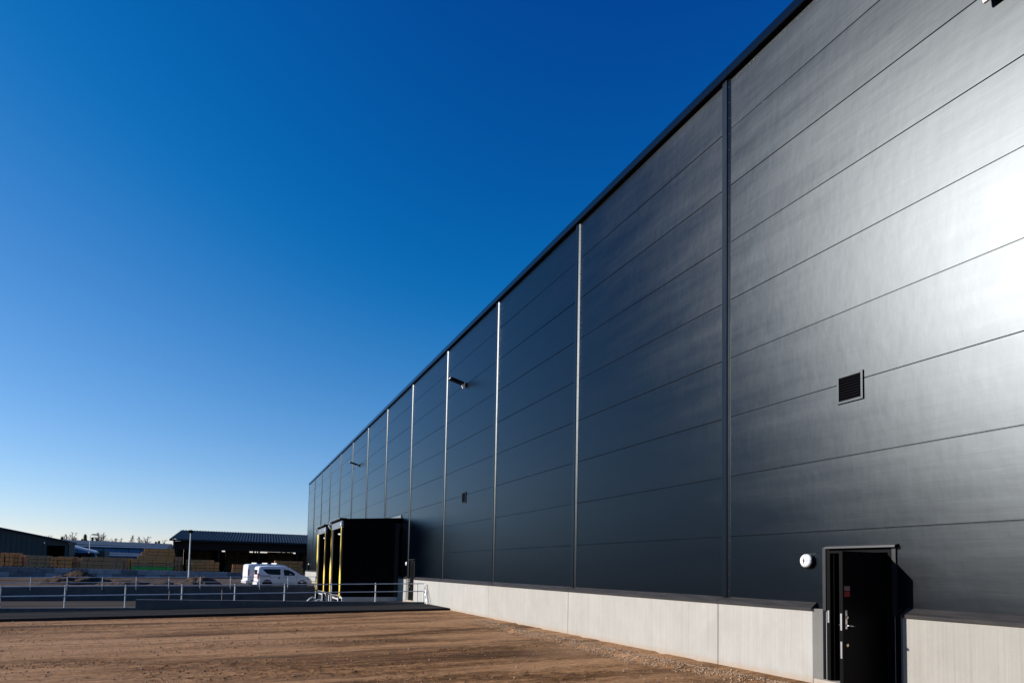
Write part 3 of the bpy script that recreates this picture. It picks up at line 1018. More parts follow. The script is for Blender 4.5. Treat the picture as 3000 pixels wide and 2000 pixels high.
# ------------------------------------------------------------------ soil heaps
def heap(cx, cy, rx, ry, h, seed, label):
    zb = zfar(cx) - 0.15
    b = MB()
    nr_, na = 22, 56
    P = []
    for i in range(nr_ + 1):
        for k in range(na):
            t = 2 * math.pi * k / na
            u = i / nr_
            x, y = u * math.cos(t), u * math.sin(t)
            n1 = float(vnoise(np.array([x * 2.2 + seed]), np.array([y * 2.2 + seed * 3]), 31)[0])
            n2 = float(vnoise(np.array([x * 7 + seed]), np.array([y * 7 + seed]), 32)[0])
            n3 = float(vnoise(np.array([x * 20 + seed]), np.array([y * 20 + seed]), 33)[0])
            z = h * (max(0, 1 - u) ** 0.9) * (0.75 + 0.5 * n1) + h * (0.2 * (n2 - 0.5) + 0.08 * (n3 - .5)) * min(1, 4 * (1 - u))
            rr = 0.85 + 0.3 * n1
            P.append((cx + x * rx * rr, cy + y * ry * rr, zb + z))
    Fs = []
    for i in range(nr_):
        for k in range(na):
            a, c = i * na + k, i * na + (k + 1) % na
            Fs.append((a, c, c + na, a + na))
    o = b.poly(P, Fs).build('soil_heap', 'soil', smooth=False)
    return tag(o, label, 'soil heap', 'soil heaps on the far yard')


heap(-12.0, 67, 3.9, 3.4, 1.2, 1, 'tallest brown soil heap on the far yard in front of the block wall')
heap(-7.9, 64, 2.7, 2.4, 0.6, 5, 'low dark soil heap just right of the tallest heap')
heap(-2.1, 66, 2.3, 2.4, 0.95, 9, 'brown soil heap at the foot of the lamp post')
heap(-4.8, 63, 2.1, 1.8, 0.55, 13, 'smallest soil heap left of the lamp post')

# ------------------------------------------------------------------ vans
def van(name, label, x0, y0, zb, L, H, Wd, sec, wins, extra, belt, rear_w):
    """loft along x: sec = (x, z_low, half width low, z_belt, z_roof, half width at roof)"""
    e = empty(name, (x0, y0 + Wd / 2, zb), label, 'van', 'white vans parked behind the pit wall', rz=extra['rz'])
    hw = Wd / 2

    def ring(s):
        x, zl, hwl, zbelt, zr, wr = s
        r = 0.07
        half = [(hwl - 0.10, zl), (hwl - 0.02, zl + 0.06), (hwl, zl + 0.25), (hwl, (zl + zbelt) / 2 + .1), (hwl - 0.015, zbelt), (wr + (hwl - wr) * 0.35, zbelt + (zr - zbelt) * 0.6),
                (wr, zr - r), (wr - 0.05, zr - 0.02), (wr - 0.16, zr), (wr * 0.4, zr + 0.012)]
        pts = [(x, -a, z) for a, z in half] + [(x, a, z) for a, z in half[::-1]]
        return pts
    P, n = [], 20
    for s in sec:
        P += ring(s)
    Fs = []
    for i in range(len(sec) - 1):
        for k in range(n):
            a, c = i * n + k, i * n + (k + 1) % n
            Fs.append((a, c, c + n, a + n))
    Fs += [tuple(range(n)), tuple(range(len(P) - 1, len(P) - n - 1, -1))]
    body = MB().poly(P, Fs).build('body', 'van_white', e, smooth=True)
    # flat end caps keep their edge
    for pl in body.data.polygons:
        if len(pl.vertices) > 4:
            pl.use_smooth = False

    def side(x, z):
        for i in range(len(sec) - 1):
            if sec[i][0] <= x <= sec[i + 1][0]:
                t = (x - sec[i][0]) / (sec[i + 1][0] - sec[i][0])
                s = [sec[i][k] * (1 - t) + sec[i + 1][k] * t for k in range(6)]
                zl, hwl, zbelt, zr, wr = s[1:]
                zz = [(zbelt, hwl - 0.015), (zbelt + (zr - zbelt) * 0.6, wr + (hwl - wr) * 0.35), (zr - 0.07, wr)]
                if z <= zbelt:
                    return hwl
                for (za, wa), (zb_, wb) in zip(zz, zz[1:]):
                    if z <= zb_:
                        return wa + (wb - wa) * (z - za) / max(1e-6, zb_ - za)
                return wr - 0.02
        return hw

    def patch(nm, poly, m, d=0.012, sides=(-1, 1)):
        for sg in sides:
            A = [(x, sg * (side(x, z) + d), z) for x, z in poly]
            Bk = [(x, sg * (side(x, z) - 0.05), z) for x, z in poly]
            k = len(poly)
            MB().poly(A + Bk, [tuple(range(k))] + [(i, (i + 1) % k, k + (i + 1) % k, k + i) for i in range(k)]).build(nm, m, e)
    for nm, poly, m, d in wins:
        patch(nm, poly, m, d)
    for x in extra['wheels']:
        for sg in (-1, 1):
            y = sg * (hw - 0.11)
            wl = MB().lathe((x, y - 0.1, 0.32), (0, 1, 0), [(0, 0.22), (0.0, 0.29), (0.03, 0.32), (0.17, 0.32), (0.2, 0.29), (0.2, 0.22)], 28).build('wheel', 'tyre', e)
            rm = MB().lathe((x, y + (0.103 if sg > 0 else -0.103), 0.32), (0, sg, 0), [(-0.05, 0.215), (0.0, 0.21), (-0.012, 0.17), (-0.03, 0.06), (0.002, 0.05)], 18).build('rim', 'rim')
            rm.parent = wl
            # wheel arch lining
            ar = []
            for i in range(15):
                t = math.pi * (i / 14)
                ar.append((x + 0.40 * math.cos(t), 0.32 + 0.40 * math.sin(t)))
            patch('wheel_arch', ar + [(x - 0.40, 0.2), (x + 0.40, 0.2)], 'rubber', 0.004, (sg,))
    for nm, x_0, x_1, y_0, y_1, z_0, z_1, m, mirror in extra['boxes']:
        for sg in ((1, -1) if mirror else (1,)):
            a, c = sorted((sg * y_0, sg * y_1))
            MB().cbox(x_0, x_1, a, c, z_0, z_1, min(0.015, (c - a) * 0.3, (x_1 - x_0) * 0.3, (z_1 - z_0) * 0.3)).build(nm, m, e)
    return e, patch


sec = [(0.00, 0.34, 0.74, 0.95, 1.30, 0.62), (0.02, 0.32, 0.80, 1.02, 1.62, 0.66), (0.07, 0.30, 0.85, 1.04, 1.74, 0.70), (0.25, 0.28, 0.87, 1.05, 1.785, 0.72), (0.8, 0.26, 0.875, 1.05, 1.81, 0.73),
       (1.6, 0.26, 0.875, 1.04, 1.81, 0.73), (2.2, 0.26, 0.875, 1.03, 1.77, 0.72), (2.55, 0.26, 0.875, 1.02, 1.68, 0.70), (2.9, 0.26, 0.875, 1.01, 1.50, 0.68), (3.2, 0.26, 0.875, 1.00, 1.30, 0.70), (3.45, 0.26, 0.87, 0.98, 1.12, 0.74),
       (3.7, 0.27, 0.86, 0.92, 1.05, 0.72), (4.0, 0.28, 0.83, 0.84, 0.98, 0.68), (4.2, 0.30, 0.77, 0.76, 0.86, 0.62), (4.32, 0.32, 0.68, 0.66, 0.72, 0.56), (4.36, 0.36, 0.60, 0.56, 0.62, 0.5)]
wins = [('rear_side_window', [(0.38, 1.52), (0.42, 1.56), (1.70, 1.58), (1.74, 1.54), (1.74, 1.14), (1.68, 1.11), (0.95, 1.13), (0.72, 1.19), (0.52, 1.34)], 'glass', 0.012),
        ('front_window', [(1.98, 1.55), (2.30, 1.53), (2.62, 1.42), (2.92, 1.22), (3.08, 1.06), (2.03, 1.06)], 'glass', 0.012),
        ('slide_rail', [(0.16, 1.05), (0.95, 1.05), (0.95, 0.99), (0.16, 0.99)], 'van_grey', 0.012),
        ('sill_cladding', [(1.02, 0.40), (3.0, 0.40), (3.0, 0.25), (1.02, 0.25)], 'van_grey', 0.012),
        ('door_handle', [(1.56, 0.96), (1.68, 0.96), (1.68, 0.80), (1.56, 0.80)], 'van_grey', 0.02),
        ('door_handle', [(2.05, 0.97), (2.25, 0.97), (2.25, 0.92), (2.05, 0.92)], 'van_grey', 0.02),
        ('door_seam', [(1.88, 1.70), (1.90, 1.70), (1.90, 0.42), (1.88, 0.42)], 'van_grey', 0.003),
        ('door_seam', [(0.98, 1.00), (0.995, 1.00), (0.995, 0.42), (0.98, 0.42)], 'van_grey', 0.003),
        ('door_seam', [(3.04, 1.00), (3.055, 1.00), (3.055, 0.42), (3.04, 0.42)], 'van_grey', 0.003),
        ('tail_light', [(0.075, 1.28), (0.13, 1.26), (0.16, 0.98), (0.10, 0.74), (0.055, 0.74), (0.045, 1.0)], 'tail_red', 0.012),
        ('headlight', [(3.72, 0.86), (3.86, 0.88), (4.16, 0.76), (4.2, 0.66), (4.0, 0.68)], 'headlight', 0.012)]
ex = dict(rz=R(9), wheels=[0.72, 3.5], boxes=[
    ('wing_mirror', 2.86, 2.98, -1.06, -0.90, 1.06, 1.22, 'van_white', True),
    ('bumper', -0.06, 0.12, -0.8, 0.8, 0.28, 0.52, 'van_white', False),
    ('tail_light', -0.012, 0.04, 0.66, 0.80, 0.74, 1.22, 'tail_red', True),
    ('rear_window', -0.008, 0.03, -0.55, 0.55, 1.1, 1.5, 'glass', False),
    ('number_plate', -0.012, 0.0, -0.26, 0.26, 0.70, 0.81, 'white_label', False),
    ('grille', 4.28, 4.365, -0.45, 0.45, 0.45, 0.6, 'van_grey', False)])
van('passenger_van', 'white passenger van with side windows, nearer the camera of the two', 2.2, 53.9, -1.82, 4.36, 1.81, 1.75, sec, wins, ex, 1.0, 0.8)

sec2 = [(0.00, 0.36, 0.86, 1.1, 1.70, 0.74), (0.03, 0.34, 0.90, 1.15, 1.90, 0.80), (0.12, 0.32, 0.94, 1.15, 1.95, 0.84), (0.6, 0.30, 0.95, 1.15, 1.98, 0.86), (2.6, 0.30, 0.95, 1.15, 1.98, 0.86),
        (3.0, 0.30, 0.95, 1.14, 1.95, 0.85), (3.3, 0.30, 0.95, 1.13, 1.85, 0.83), (3.7, 0.30, 0.95, 1.12, 1.58, 0.80), (4.05, 0.30, 0.94, 1.10, 1.30, 0.80), (4.25, 0.31, 0.92, 1.04, 1.17, 0.78),
        (4.6, 0.32, 0.88, 0.96, 1.07, 0.72), (4.85, 0.34, 0.80, 0.84, 0.94, 0.64), (4.98, 0.36, 0.70, 0.7, 0.78, 0.58), (5.0, 0.40, 0.62, 0.6, 0.66, 0.52)]
wins2 = [('front_window', [(2.98, 1.70), (3.22, 1.68), (3.72, 1.42), (3.98, 1.2), (3.02, 1.17)], 'glass', 0.012),
         ('tail_light', [(0.04, 1.55), (0.14, 1.52), (0.14, 1.0), (0.04, 0.98)], 'tail_red', 0.012),
         ('side_moulding', [(0.3, 0.62), (4.0, 0.62), (4.0, 0.52), (0.3, 0.52)], 'van_grey', 0.012),
         ('door_seam', [(2.90, 1.85), (2.92, 1.85), (2.92, 0.42), (2.90, 0.42)], 'van_grey', 0.003),
         ('headlight', [(4.35, 0.96), (4.5, 0.97), (4.85, 0.82), (4.9, 0.70), (4.6, 0.74)], 'headlight', 0.012)]
ex2 = dict(rz=R(11), wheels=[0.85, 4.05], boxes=[
    ('wing_mirror', 3.66, 3.8, -1.18, -1.0, 1.1, 1.36, 'van_grey', True),
    ('bumper', -0.1, 0.1, -0.88, 0.88, 0.32, 0.58, 'van_white', False),
    ('rear_door_seam', -0.004, 0.02, -0.008, 0.008, 0.6, 1.85, 'van_grey', False),
    ('number_plate', -0.012, 0.0, -0.26, 0.26, 0.82, 0.93, 'white_label', False),
    ('roof_bar', 0.7, 0.78, -0.86, 0.86, 2.02, 2.10, 'white_paint', False), ('roof_bar', 1.6, 1.68, -0.86, 0.86, 2.02, 2.10, 'white_paint', False), ('roof_bar', 2.4, 2.48, -0.86, 0.86, 2.02, 2.10, 'white_paint', False),
    ('roof_bar_foot', 0.72, 0.76, 0.76, 0.8, 1.9, 2.03, 'van_grey', True), ('roof_bar_foot', 1.62, 1.66, 0.76, 0.8, 1.9, 2.03, 'van_grey', True), ('roof_bar_foot', 2.42, 2.46, 0.76, 0.8, 1.9, 2.03, 'van_grey', True)])
v2, patch2 = van('panel_van', 'taller white panel van with roof bars, parked behind the passenger van', 1.5, 58.2, -1.84, 5.0, 1.98, 1.9, sec2, wins2, ex2, 1.1, 0.9)
# windscreens follow the front slope
for vv, pts in ((v2, [(3.30, 0.74, 1.84), (3.72, 0.72, 1.575), (4.08, 0.72, 1.30)]),):
    A = [(x + 0.02, -w_, z + 0.02) for x, w_, z in pts] + [(x + 0.02, w_, z + 0.02) for x, w_, z in pts[::-1]]
    MB().poly(A + [(x, y, z - 0.05) for x, y, z in A], [(0, 1, 4, 5), (1, 2, 3, 4)] + [(i, (i + 1) % 6, 6 + (i + 1) % 6, 6 + i) for i in range(6)]).build('windscreen', 'glass', vv)
vv = bpy.data.objects['passenger_van']
pts = [(2.60, 0.6, 1.66), (2.92, 0.6, 1.50), (3.22, 0.6, 1.30), (3.42, 0.62, 1.15)]
A = [(x + 0.02, -w_, z + 0.025) for x, w_, z in pts] + [(x + 0.02, w_, z + 0.025) for x, w_, z in pts[::-1]]
MB().poly(A + [(x, y, z - 0.05) for x, y, z in A], [(0, 1, 6, 7), (1, 2, 5, 6), (2, 3, 4, 5)] + [(i, (i + 1) % 8, 8 + (i + 1) % 8, 8 + i) for i in range(8)]).build('windscreen', 'glass', vv)

# ------------------------------------------------------------------ block wall
BY = 96.0
bw = empty('block_wall', (-10, BY, -2.0), 'grey wall of two courses of stacked concrete blocks below the lumber', 'wall')


def btop(x):
    return -0.76 - 0.0095 * (x + 25)


bm = [MB().cbox(-0.893, 0.893, -0.3, 0.3, -0.295, 0.295, 0.02).build('block', t) for t in ('block_a', 'block_b')]
for b_ in bm:
    COL.objects.unlink(b_)
for cidx in (0, 1):
    x = -46.0 + (0.9 if cidx else 0)
    while x < 10:
        o = share(bm[1 if random.random() < (0.75 if cidx == 0 else 0.3) else 0], 'block', (x + 10, random.uniform(-.03, .03), btop(x) - 0.3 - 0.602 * cidx + 2.0), (0, 0.0095, 0), bw)
        x += 1.81
kb = MB()
x = -46.8
while x < 10:
    for q in (0, 1, 2, 3):
        kb.box(x + 0.2 + q * 0.45, x + 0.38 + q * 0.45, BY - 0.1, BY + 0.1, btop(x) - 0.002, btop(x) + 0.06)
    x += 1.81
ko = kb.build('block_studs', 'block_b', bw)
ko.location = (10, -BY, 2.0)
ko['kind'] = 'stuff'
tag(MB().box(-60, 12, BY + 0.35, BY + 14, -2.4, -1.35).build('lumber_terrace', 'yard'), kind='structure')

# ------------------------------------------------------------------ lumber packs
PK = {}


def pack(x0, x1, y0, dy, z0, z1, m, label, group, straps=3, sticks=True):
    lx, h = x1 - x0, z1 - z0
    e = empty('lumber_pack', ((x0 + x1) / 2, y0 + dy / 2, z0), label, 'lumber pack', group)
    hb = 0.05
    MB().cbox(-lx / 2, lx / 2, -dy / 2, dy / 2, hb, h, 0.02).build('boards', m, e)
    for i in range(straps if lx > 1.8 else 1):
        xx = -lx / 2 + lx * (i + 0.5) / (straps if lx > 1.8 else 1)
        MB().box(xx - 0.03, xx + 0.03, -dy / 2 - 0.006, dy / 2 + 0.006, hb - 0.004, h + 0.006).build('strap', 'strap', e)
        if sticks:
            MB().box(xx + 0.12, xx + 0.24, -dy / 2 - 0.03, dy / 2 + 0.03, -0.0, hb - 0.002).build('bearer', 'bearer', e)
    return e


TIER = {2: ['bottom', 'top'], 3: ['bottom', 'middle', 'top'], 4: ['bottom', 'second lowest', 'second highest', 'top'], 1: ['only'],
        5: ['bottom', 'second lowest', 'middle', 'second highest', 'top'], 6: ['bottom', 'second lowest', 'third lowest', 'third highest', 'second highest', 'top']}


def stack(px0, px1, pt, pbm, n, Y, dy, mats, desc, group, cap=False, jit=0.10):
    a, b = at(px0, pt, Y), at(px1, pt, Y)
    zt, zb = (a.z + b.z) / 2, (at(px0, pbm, Y).z + at(px1, pbm, Y).z) / 2
    for i in range(n):
        z0, z1 = zb + (zt - zb) * i / n, zb + (zt - zb) * (i + 1) / n
        jx = random.uniform(-jit, jit) * (1 if b.x - a.x > 3 else 0.4)
        m = mats[i % len(mats)]
        pack(a.x + jx, b.x + jx, Y + random.uniform(0, 0.15), dy, z0, z1 - 0.004, m, '%s lumber pack of the %s' % (TIER[n][i], desc) if n > 1 else 'lumber pack, ' + desc, group)
    if cap:
        o = MB()
        o.box(a.x + 0.1, b.x - 0.1, Y + 0.05, Y + dy - 0.05, zt + 0.001, zt + 0.03)
        tag(o.build('loose_board_layer', 'bearer'), 'pale loose boards lying on the ' + desc, 'boards')


GL = 'lumber packs stacked above the block wall'
LY = 98.0
stack(-60, 12, 1617, 1657, 3, LY, 4.0, ['lumber_c'], 'stack cut by the left edge of the photo', GL)
stack(15, 40, 1618, 1658, 3, LY, 4.0, ['lumber_c'], 'tall end-on stack, second from the left edge', GL)
stack(41, 66, 1624, 1658, 3, LY + 0.3, 4.0, ['lumber_c'], 'orange end-on stack left of the long grey stack', GL)
stack(71, 146, 1627, 1661, 3, LY, 1.2, ['lumber_b'], 'long grey stack left of the orange end-on packs', GL, True)
stack(147, 168, 1630, 1661, 3, LY, 4.0, ['lumber_c'], 'narrow orange end-on stack touching the long grey stack', GL)
stack(170, 212, 1630, 1663, 3, LY + 0.1, 4.0, ['lumber_c', 'lumber_a'], 'wide orange end-on stack in the middle of the row', GL, True)
stack(213, 231, 1633, 1664, 2, LY + 0.6, 4.0, ['lumber_b'], 'short brown stack left of the longest stack', GL)
stack(236, 364, 1632, 1667, 3, LY, 1.2, ['lumber_b', 'lumber_b', 'lumber_b'], 'longest brown stack in the middle of the row', GL, True)
stack(366, 381, 1634, 1667, 3, LY + 0.2, 4.0, ['lumber_a', 'lumber_a', 'lumber_c'], 'yellowish end-on stack closing the longest stack', GL)
stack(387, 509, 1638, 1670, 3, LY, 1.2, ['green_wrap', 'lumber_b', 'lumber_a'], 'stack standing on a green wrapped pack', GL, True)
stack(405, 512, 1627, 1639, 1, LY + 4, 1.2, ['lumber_a'], 'widest tier of the stepped pile above the green pack', GL)
stack(413, 511, 1617, 1627, 1, LY + 4, 1.2, ['lumber_a'], 'middle tier of the stepped pile above the green pack', GL)
stack(423, 510, 1607, 1617, 1, LY + 4, 1.2, ['lumber_a'], 'highest tier of the stepped pile above the green pack', GL)
stack(513, 531, 1630, 1671, 3, LY + 3, 3.0, ['lumber_b'], 'dark narrow stack at the open shed corner', GL)
stack(546, 629, 1639, 1673, 4, LY + 4, 1.2, ['lumber_b', 'lumber_a'], 'brown stack behind the lamp post', GL)
stack(560, 641, 1646, 1673, 3, LY + 2, 1.2, ['lumber_a'], 'front brown stack right of the lamp post', GL, True)
stack(680, 735, 1653, 1677, 2, LY, 1.2, ['lumber_a', 'lumber_c'], 'two-tier stack left of the panel van', GL, True)
stack(806, 888, 1643, 1681, 4, LY + 1, 1.2, ['lumber_a'], 'golden stack rising above the vans', GL, True)
SY = 121
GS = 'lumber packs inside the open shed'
stack(545, 620, 1614, 1668, 5, SY, 1.2, ['lumber_shaded'], 'shaded stack at the left inside the shed', GS)
stack(660, 732, 1611, 1671, 6, SY, 1.2, ['lumber_shaded'], 'tallest shaded stack in the middle of the shed', GS)
stack(785, 860, 1617, 1674, 5, SY, 1.2, ['lumber_shaded'], 'shaded stack at the right inside the shed', GS)
stack(886, 905, 1618, 1676, 5, SY - 3, 1.2, ['lumber_shaded'], 'narrow stack in the shed next to the warehouse corner', GS)

# ------------------------------------------------------------------ open timber shed
ea = at(497, 1578, 114.0)      # left end of the front eave
ra = at(531, 1552, 126.0)      # left end of the ridge
EZ, RZ = ea.z, ra.z
XL, XR = ea.x, ea.x + 46
sd = empty('timber_shed', (XL, 114, -2.0), 'open dark shed with ribbed steel roof sheltering stacked lumber', 'shed')
off = -sd.location
YB = 138.0


def sb(mb, nm, m, smooth=False):
    o = mb.build(nm, m, sd, smooth)
    o.location = off
    return o


def ribbed(pA, pB, pC, pD, n, hgt):
    """sheet from edge A-B (eave) to D-C (ridge) with trapezoid ribs"""
    P, Fs = [], []
    A, Bv, C, D = map(Vector, (pA, pB, pC, pD))
    nrm = (Bv - A).cross(D - A).normalized()
    if nrm.z < 0:
        nrm = -nrm
    prof = [(0, 0), (0.5, 0), (0.6, 1), (0.85, 1), (0.95, 0)]
    for i in range(n):
        for u, hh in prof:
            t = (i + u) / n
            P += [A.lerp(Bv, t) + nrm * hgt * hh, D.lerp(C, t) + nrm * hgt * hh]
    k = len(P) // 2
    top = [(2 * i, 2 * i + 2, 2 * i + 3, 2 * i + 1) for i in range(k - 1)]
    return MB().poly(P, top)


sb(ribbed((XL, 113.4, EZ), (XR, 113.4, EZ), (XR, 126, RZ), (ra.x, 126, RZ), 100, 0.07), 'roof_slope', 'roof_steel')
sb(ribbed((XL, YB + 0.6, EZ), (XR, YB + 0.6, EZ), (XR, 126, RZ), (ra.x, 126, RZ), 100, 0.07), 'roof_slope', 'roof_steel')
sb(MB().prism([(113.42, EZ - 0.06), (126, RZ - 0.06), (YB + 0.58, EZ - 0.06), (YB + 0.5, EZ - 0.3), (126, RZ - 0.4), (113.5, EZ - 0.3)], 'x', ra.x + 0.2, XR - 0.1), 'rafters', 'shed_dark')
sb(MB().box(XL + 0.05, XR, 113.38, 113.5, EZ - 0.28, EZ - 0.02), 'gutter', 'roof_steel')
sb(MB().poly([(XL, 113.4, EZ), (ra.x, 126, RZ), (ra.x, 126, RZ - 0.3), (XL, 113.4, EZ - 0.3), (XL + .1, 113.4, EZ), (ra.x + .1, 126, RZ), (ra.x + .1, 126, RZ - 0.3), (XL + .1, 113.4, EZ - 0.3)],
             [(0, 1, 2, 3), (4, 5, 6, 7), (0, 1, 5, 4), (3, 2, 6, 7), (0, 3, 7, 4)]), 'verge_board', 'trim')
sb(MB().box(XL + 0.5, XL + 0.75, 114.2, YB - 0.3, -2.1, EZ - 0.25), 'gable_wall', 'shed_green')
sb(MB().box(XL + 0.8, XR, 114.3, 114.6, EZ - 1.6, EZ - 0.29), 'front_beam', 'shed_dark')
for i in range(7):
    xx = XL + 0.9 + i * 6.2
    sb(MB().box(xx, xx + 0.3, 114.31, 114.59, -2.1, EZ - 1.6), 'post', 'shed_dark')
    sb(MB().box(xx, xx + 0.3, YB - 0.5, YB - 0.2, -2.1, EZ - 0.3), 'post', 'shed_dark')
# back wall boards: closed to the left, open slot under the eave to the right
bz = at(780, 1619, YB).z
tz = at(780, 1611, YB).z
xo = at(730, 1615, YB).x
xo2 = at(866, 1615, YB).x
sb(MB().box(XL + 0.76, at(650, 1615, YB).x, YB - 0.15, YB - 0.03, -2.1, EZ - 0.3), 'back_wall', 'shed_dark')
sb(MB().box(at(650, 1615, YB).x, at(668, 1615, YB).x, YB - 0.151, YB - 0.029, -2.1, bz), 'back_wall', 'shed_dark')
sb(MB().box(at(668, 1615, YB).x, xo, YB - 0.15, YB - 0.03, -2.1, EZ - 0.3), 'back_wall', 'shed_dark')
sb(MB().box(xo, xo2, YB - 0.15, YB - 0.03, -2.1, bz), 'back_wall', 'shed_dark')
sb(MB().box(xo, xo2, YB - 0.15, YB - 0.03, tz, EZ - 0.3), 'back_wall', 'shed_dark')
sb(MB().box(xo2, XR, YB - 0.15, YB - 0.03, -2.1, EZ - 0.3), 'back_wall', 'shed_dark')
for q in (742, 750, 756, 823, 838, 850):
    xx = at(q, 1615, YB).x
    sb(MB().box(xx, xx + 0.22, YB - 0.152, YB - 0.028, bz, tz), 'post', 'shed_dark')

# ------------------------------------------------------------------ left green hall
GY = 112.0
g0, g1 = at(-140, 1516, GY), at(203, 1585, GY)
gz0 = -2.2
gh = empty('green_hall', (g1.x, GY, gz0), 'dark green sheet metal hall with sloping roof at the left edge', 'hall')
off = -gh.location


def gb(mb, nm, m):
    o = mb.build(nm, m, gh)
    o.location = off
    return o


dl, dr = at(134, 1600, GY), at(194, 1600, GY)
dz = at(160, 1597, GY).z


def roofz(x):
    return g1.z + (g0.z - g1.z) * (g1.x - x) / (g1.x - g0.x)


xg = g0.x
step = 0.62
while xg < g1.x - 0.3:
    xe = min(xg + step - 0.05, g1.x - 0.12)
    zb = gz0 if not (dl.x - 0.3 < xg < dr.x) else dz
    mid = at(100, 1590, GY).z
    for a, c in ((zb, min(mid, roofz(xe) - 0.2)), (max(mid + 0.05, zb), roofz(xe) - 0.12)):
        if c - a > 0.1:
            gb(MB().poly([(xg, GY, a), (xe, GY, a), (xe, GY, c if c < roofz(xe) - .13 else roofz(xe) - .12), (xg, GY, c if c < roofz(xe) - .13 else roofz(xg) - .12), (xg, GY + .05, a), (xe, GY + .05, a), (xe, GY + .05, c), (xg, GY + .05, c)],
                         [(0, 1, 2, 3), (4, 7, 6, 5), (0, 3, 7, 4), (1, 5, 6, 2), (3, 2, 6, 7), (0, 4, 5, 1)]), 'cladding_sheet', 'shed_green')
    xg += step
gb(MB().box(dl.x - 6, g1.x - 0.12, GY + 3.8, GY + 3.9, gz0, g1.z - 0.4), 'inner_wall', 'backing')
gb(MB().box(dl.x - 6, dl.x - 5.9, GY + 0.2, GY + 3.8, gz0, g1.z - 0.4), 'inner_wall', 'backing')
for xa, xb_, zlo in ((g0.x, dl.x - 0.05, gz0), (dl.x - 0.05, dr.x, dz), (dr.x, g1.x - 0.1, gz0)):
    gb(MB().poly([(xa, GY + 0.06, zlo), (xb_, GY + 0.06, zlo), (xb_, GY + 0.06, roofz(xb_) - .14), (xa, GY + 0.06, roofz(xa) - .14), (xa, GY + 0.1, zlo), (xb_, GY + 0.1, zlo), (xb_, GY + 0.1, roofz(xb_) - .14), (xa, GY + 0.1, roofz(xa) - .14)],
                 [(0, 1, 2, 3), (4, 7, 6, 5), (0, 3, 7, 4), (1, 5, 6, 2), (3, 2, 6, 7), (0, 4, 5, 1)]), 'gable_frame', 'shed_green')
for nm, x in (('door_jamb', dl.x), ('door_jamb', dr.x + 0.02)):
    gb(MB().box(x - 0.16, x + 0.06, GY - 0.04, GY + 0.2, gz0, dz + 0.1), nm, 'shed_green')
gb(MB().poly([(g0.x, GY - 0.4, g0.z), (g1.x + 0.2, GY - 0.4, g1.z - 0.03), (g1.x + 0.2, GY + 4, g1.z - 0.03), (g0.x, GY + 4, g0.z), (g0.x, GY - 0.4, g0.z - 0.3), (g1.x + 0.2, GY - 0.4, g1.z - 0.33), (g1.x + 0.2, GY + 4, g1.z - 0.33), (g0.x, GY + 4, g0.z - 0.3)],
             [(0, 1, 2, 3), (4, 7, 6, 5), (0, 4, 5, 1), (1, 5, 6, 2), (2, 6, 7, 3), (3, 7, 4, 0)]), 'roof', 'roof_steel')
gb(MB().box(g1.x - 0.1, g1.x, GY + 0.2, GY + 4, gz0, g1.z - 0.34), 'side_wall', 'shed_green')
gb(MB().cbox(dl.x - 0.22, dl.x - 0.08, GY - 0.16, GY - 0.05, dz + 0.2, dz + 0.5, 0.03), 'wall_light', 'white_paint')


# ------------------------------------------------------------------ far buildings
def far_hall(name, label, q, Y, depth, ztop_px, wall_m, roof_m, rise, band=None):
    (x0, yt0), (x1, yt1) = q
    a, b = at(x0, yt0, Y), at(x1, yt1, Y)
    e = empty(name, (a.x, Y, -2.0), label, 'building')
    off = -e.location

    def f(mb, nm, m):
        o = mb.build(nm, m, e)
        o.location = off
        return o
    f(MB().poly([(a.x, Y, -2.2), (b.x, Y, -2.2), (b.x, Y, b.z), (a.x, Y, a.z), (a.x, Y + depth, -2.2), (b.x, Y + depth, -2.2), (b.x, Y + depth, b.z), (a.x, Y + depth, a.z)],
                [(0, 1, 2, 3), (4, 7, 6, 5), (0, 3, 7, 4), (1, 5, 6, 2)]), 'wall', wall_m)
    f(MB().poly([(a.x - .5, Y - 0.6, a.z), (b.x + .5, Y - 0.6, b.z), (b.x + .5, Y + depth / 2, b.z + rise), (a.x - .5, Y + depth / 2, a.z + rise), (a.x - .5, Y + depth + .6, a.z), (b.x + .5, Y + depth + .6, b.z),
                 (a.x - .5, Y - .6, a.z - .25), (b.x + .5, Y - .6, b.z - .25), (b.x + .5, Y + depth + .6, b.z - .25), (a.x - .5, Y + depth + .6, a.z - .25)],
                [(0, 1, 2, 3), (3, 2, 5, 4), (0, 6, 7, 1), (6, 9, 8, 7), (4, 5, 8, 9), (0, 3, 4, 9, 6), (1, 7, 8, 5, 2)]), 'roof', roof_m)
    f(MB().box(a.x - .5, b.x + .5, Y - 0.66, Y - 0.601, min(a.z, b.z) - 0.3, min(a.z, b.z) - 0.02), 'eave_board', 'roof_pale')
    n = 9
    for i in range(n):
        x = a.x + (b.x - a.x) * i / n
        f(MB().box(x + 0.05, x + (b.x - a.x) / n - 0.05, Y - 0.06, Y - 0.001, a.z - 3.2, min(a.z, b.z) - 0.6), 'wall_panel', band or wall_m)
    f(MB().box(a.x, b.x, Y - 0.12, Y - 0.062, a.z - 3.5, a.z - 3.25), 'rail', 'shed_grey')
    return e


far_hall('blue_hall', 'long low blue hall with pale roof edge far behind the lumber', ((150, 1590), (484, 1603)), 175.0, 26, 0, 'shed_dark', 'roof_slate', 1.3, 'shed_blue')
far_hall('low_store', 'low blue store with pale roof between the lumber stacks', ((306, 1620), (420, 1625)), 150.0, 8, 0, 'shed_blue', 'roof_slate', 0.35)
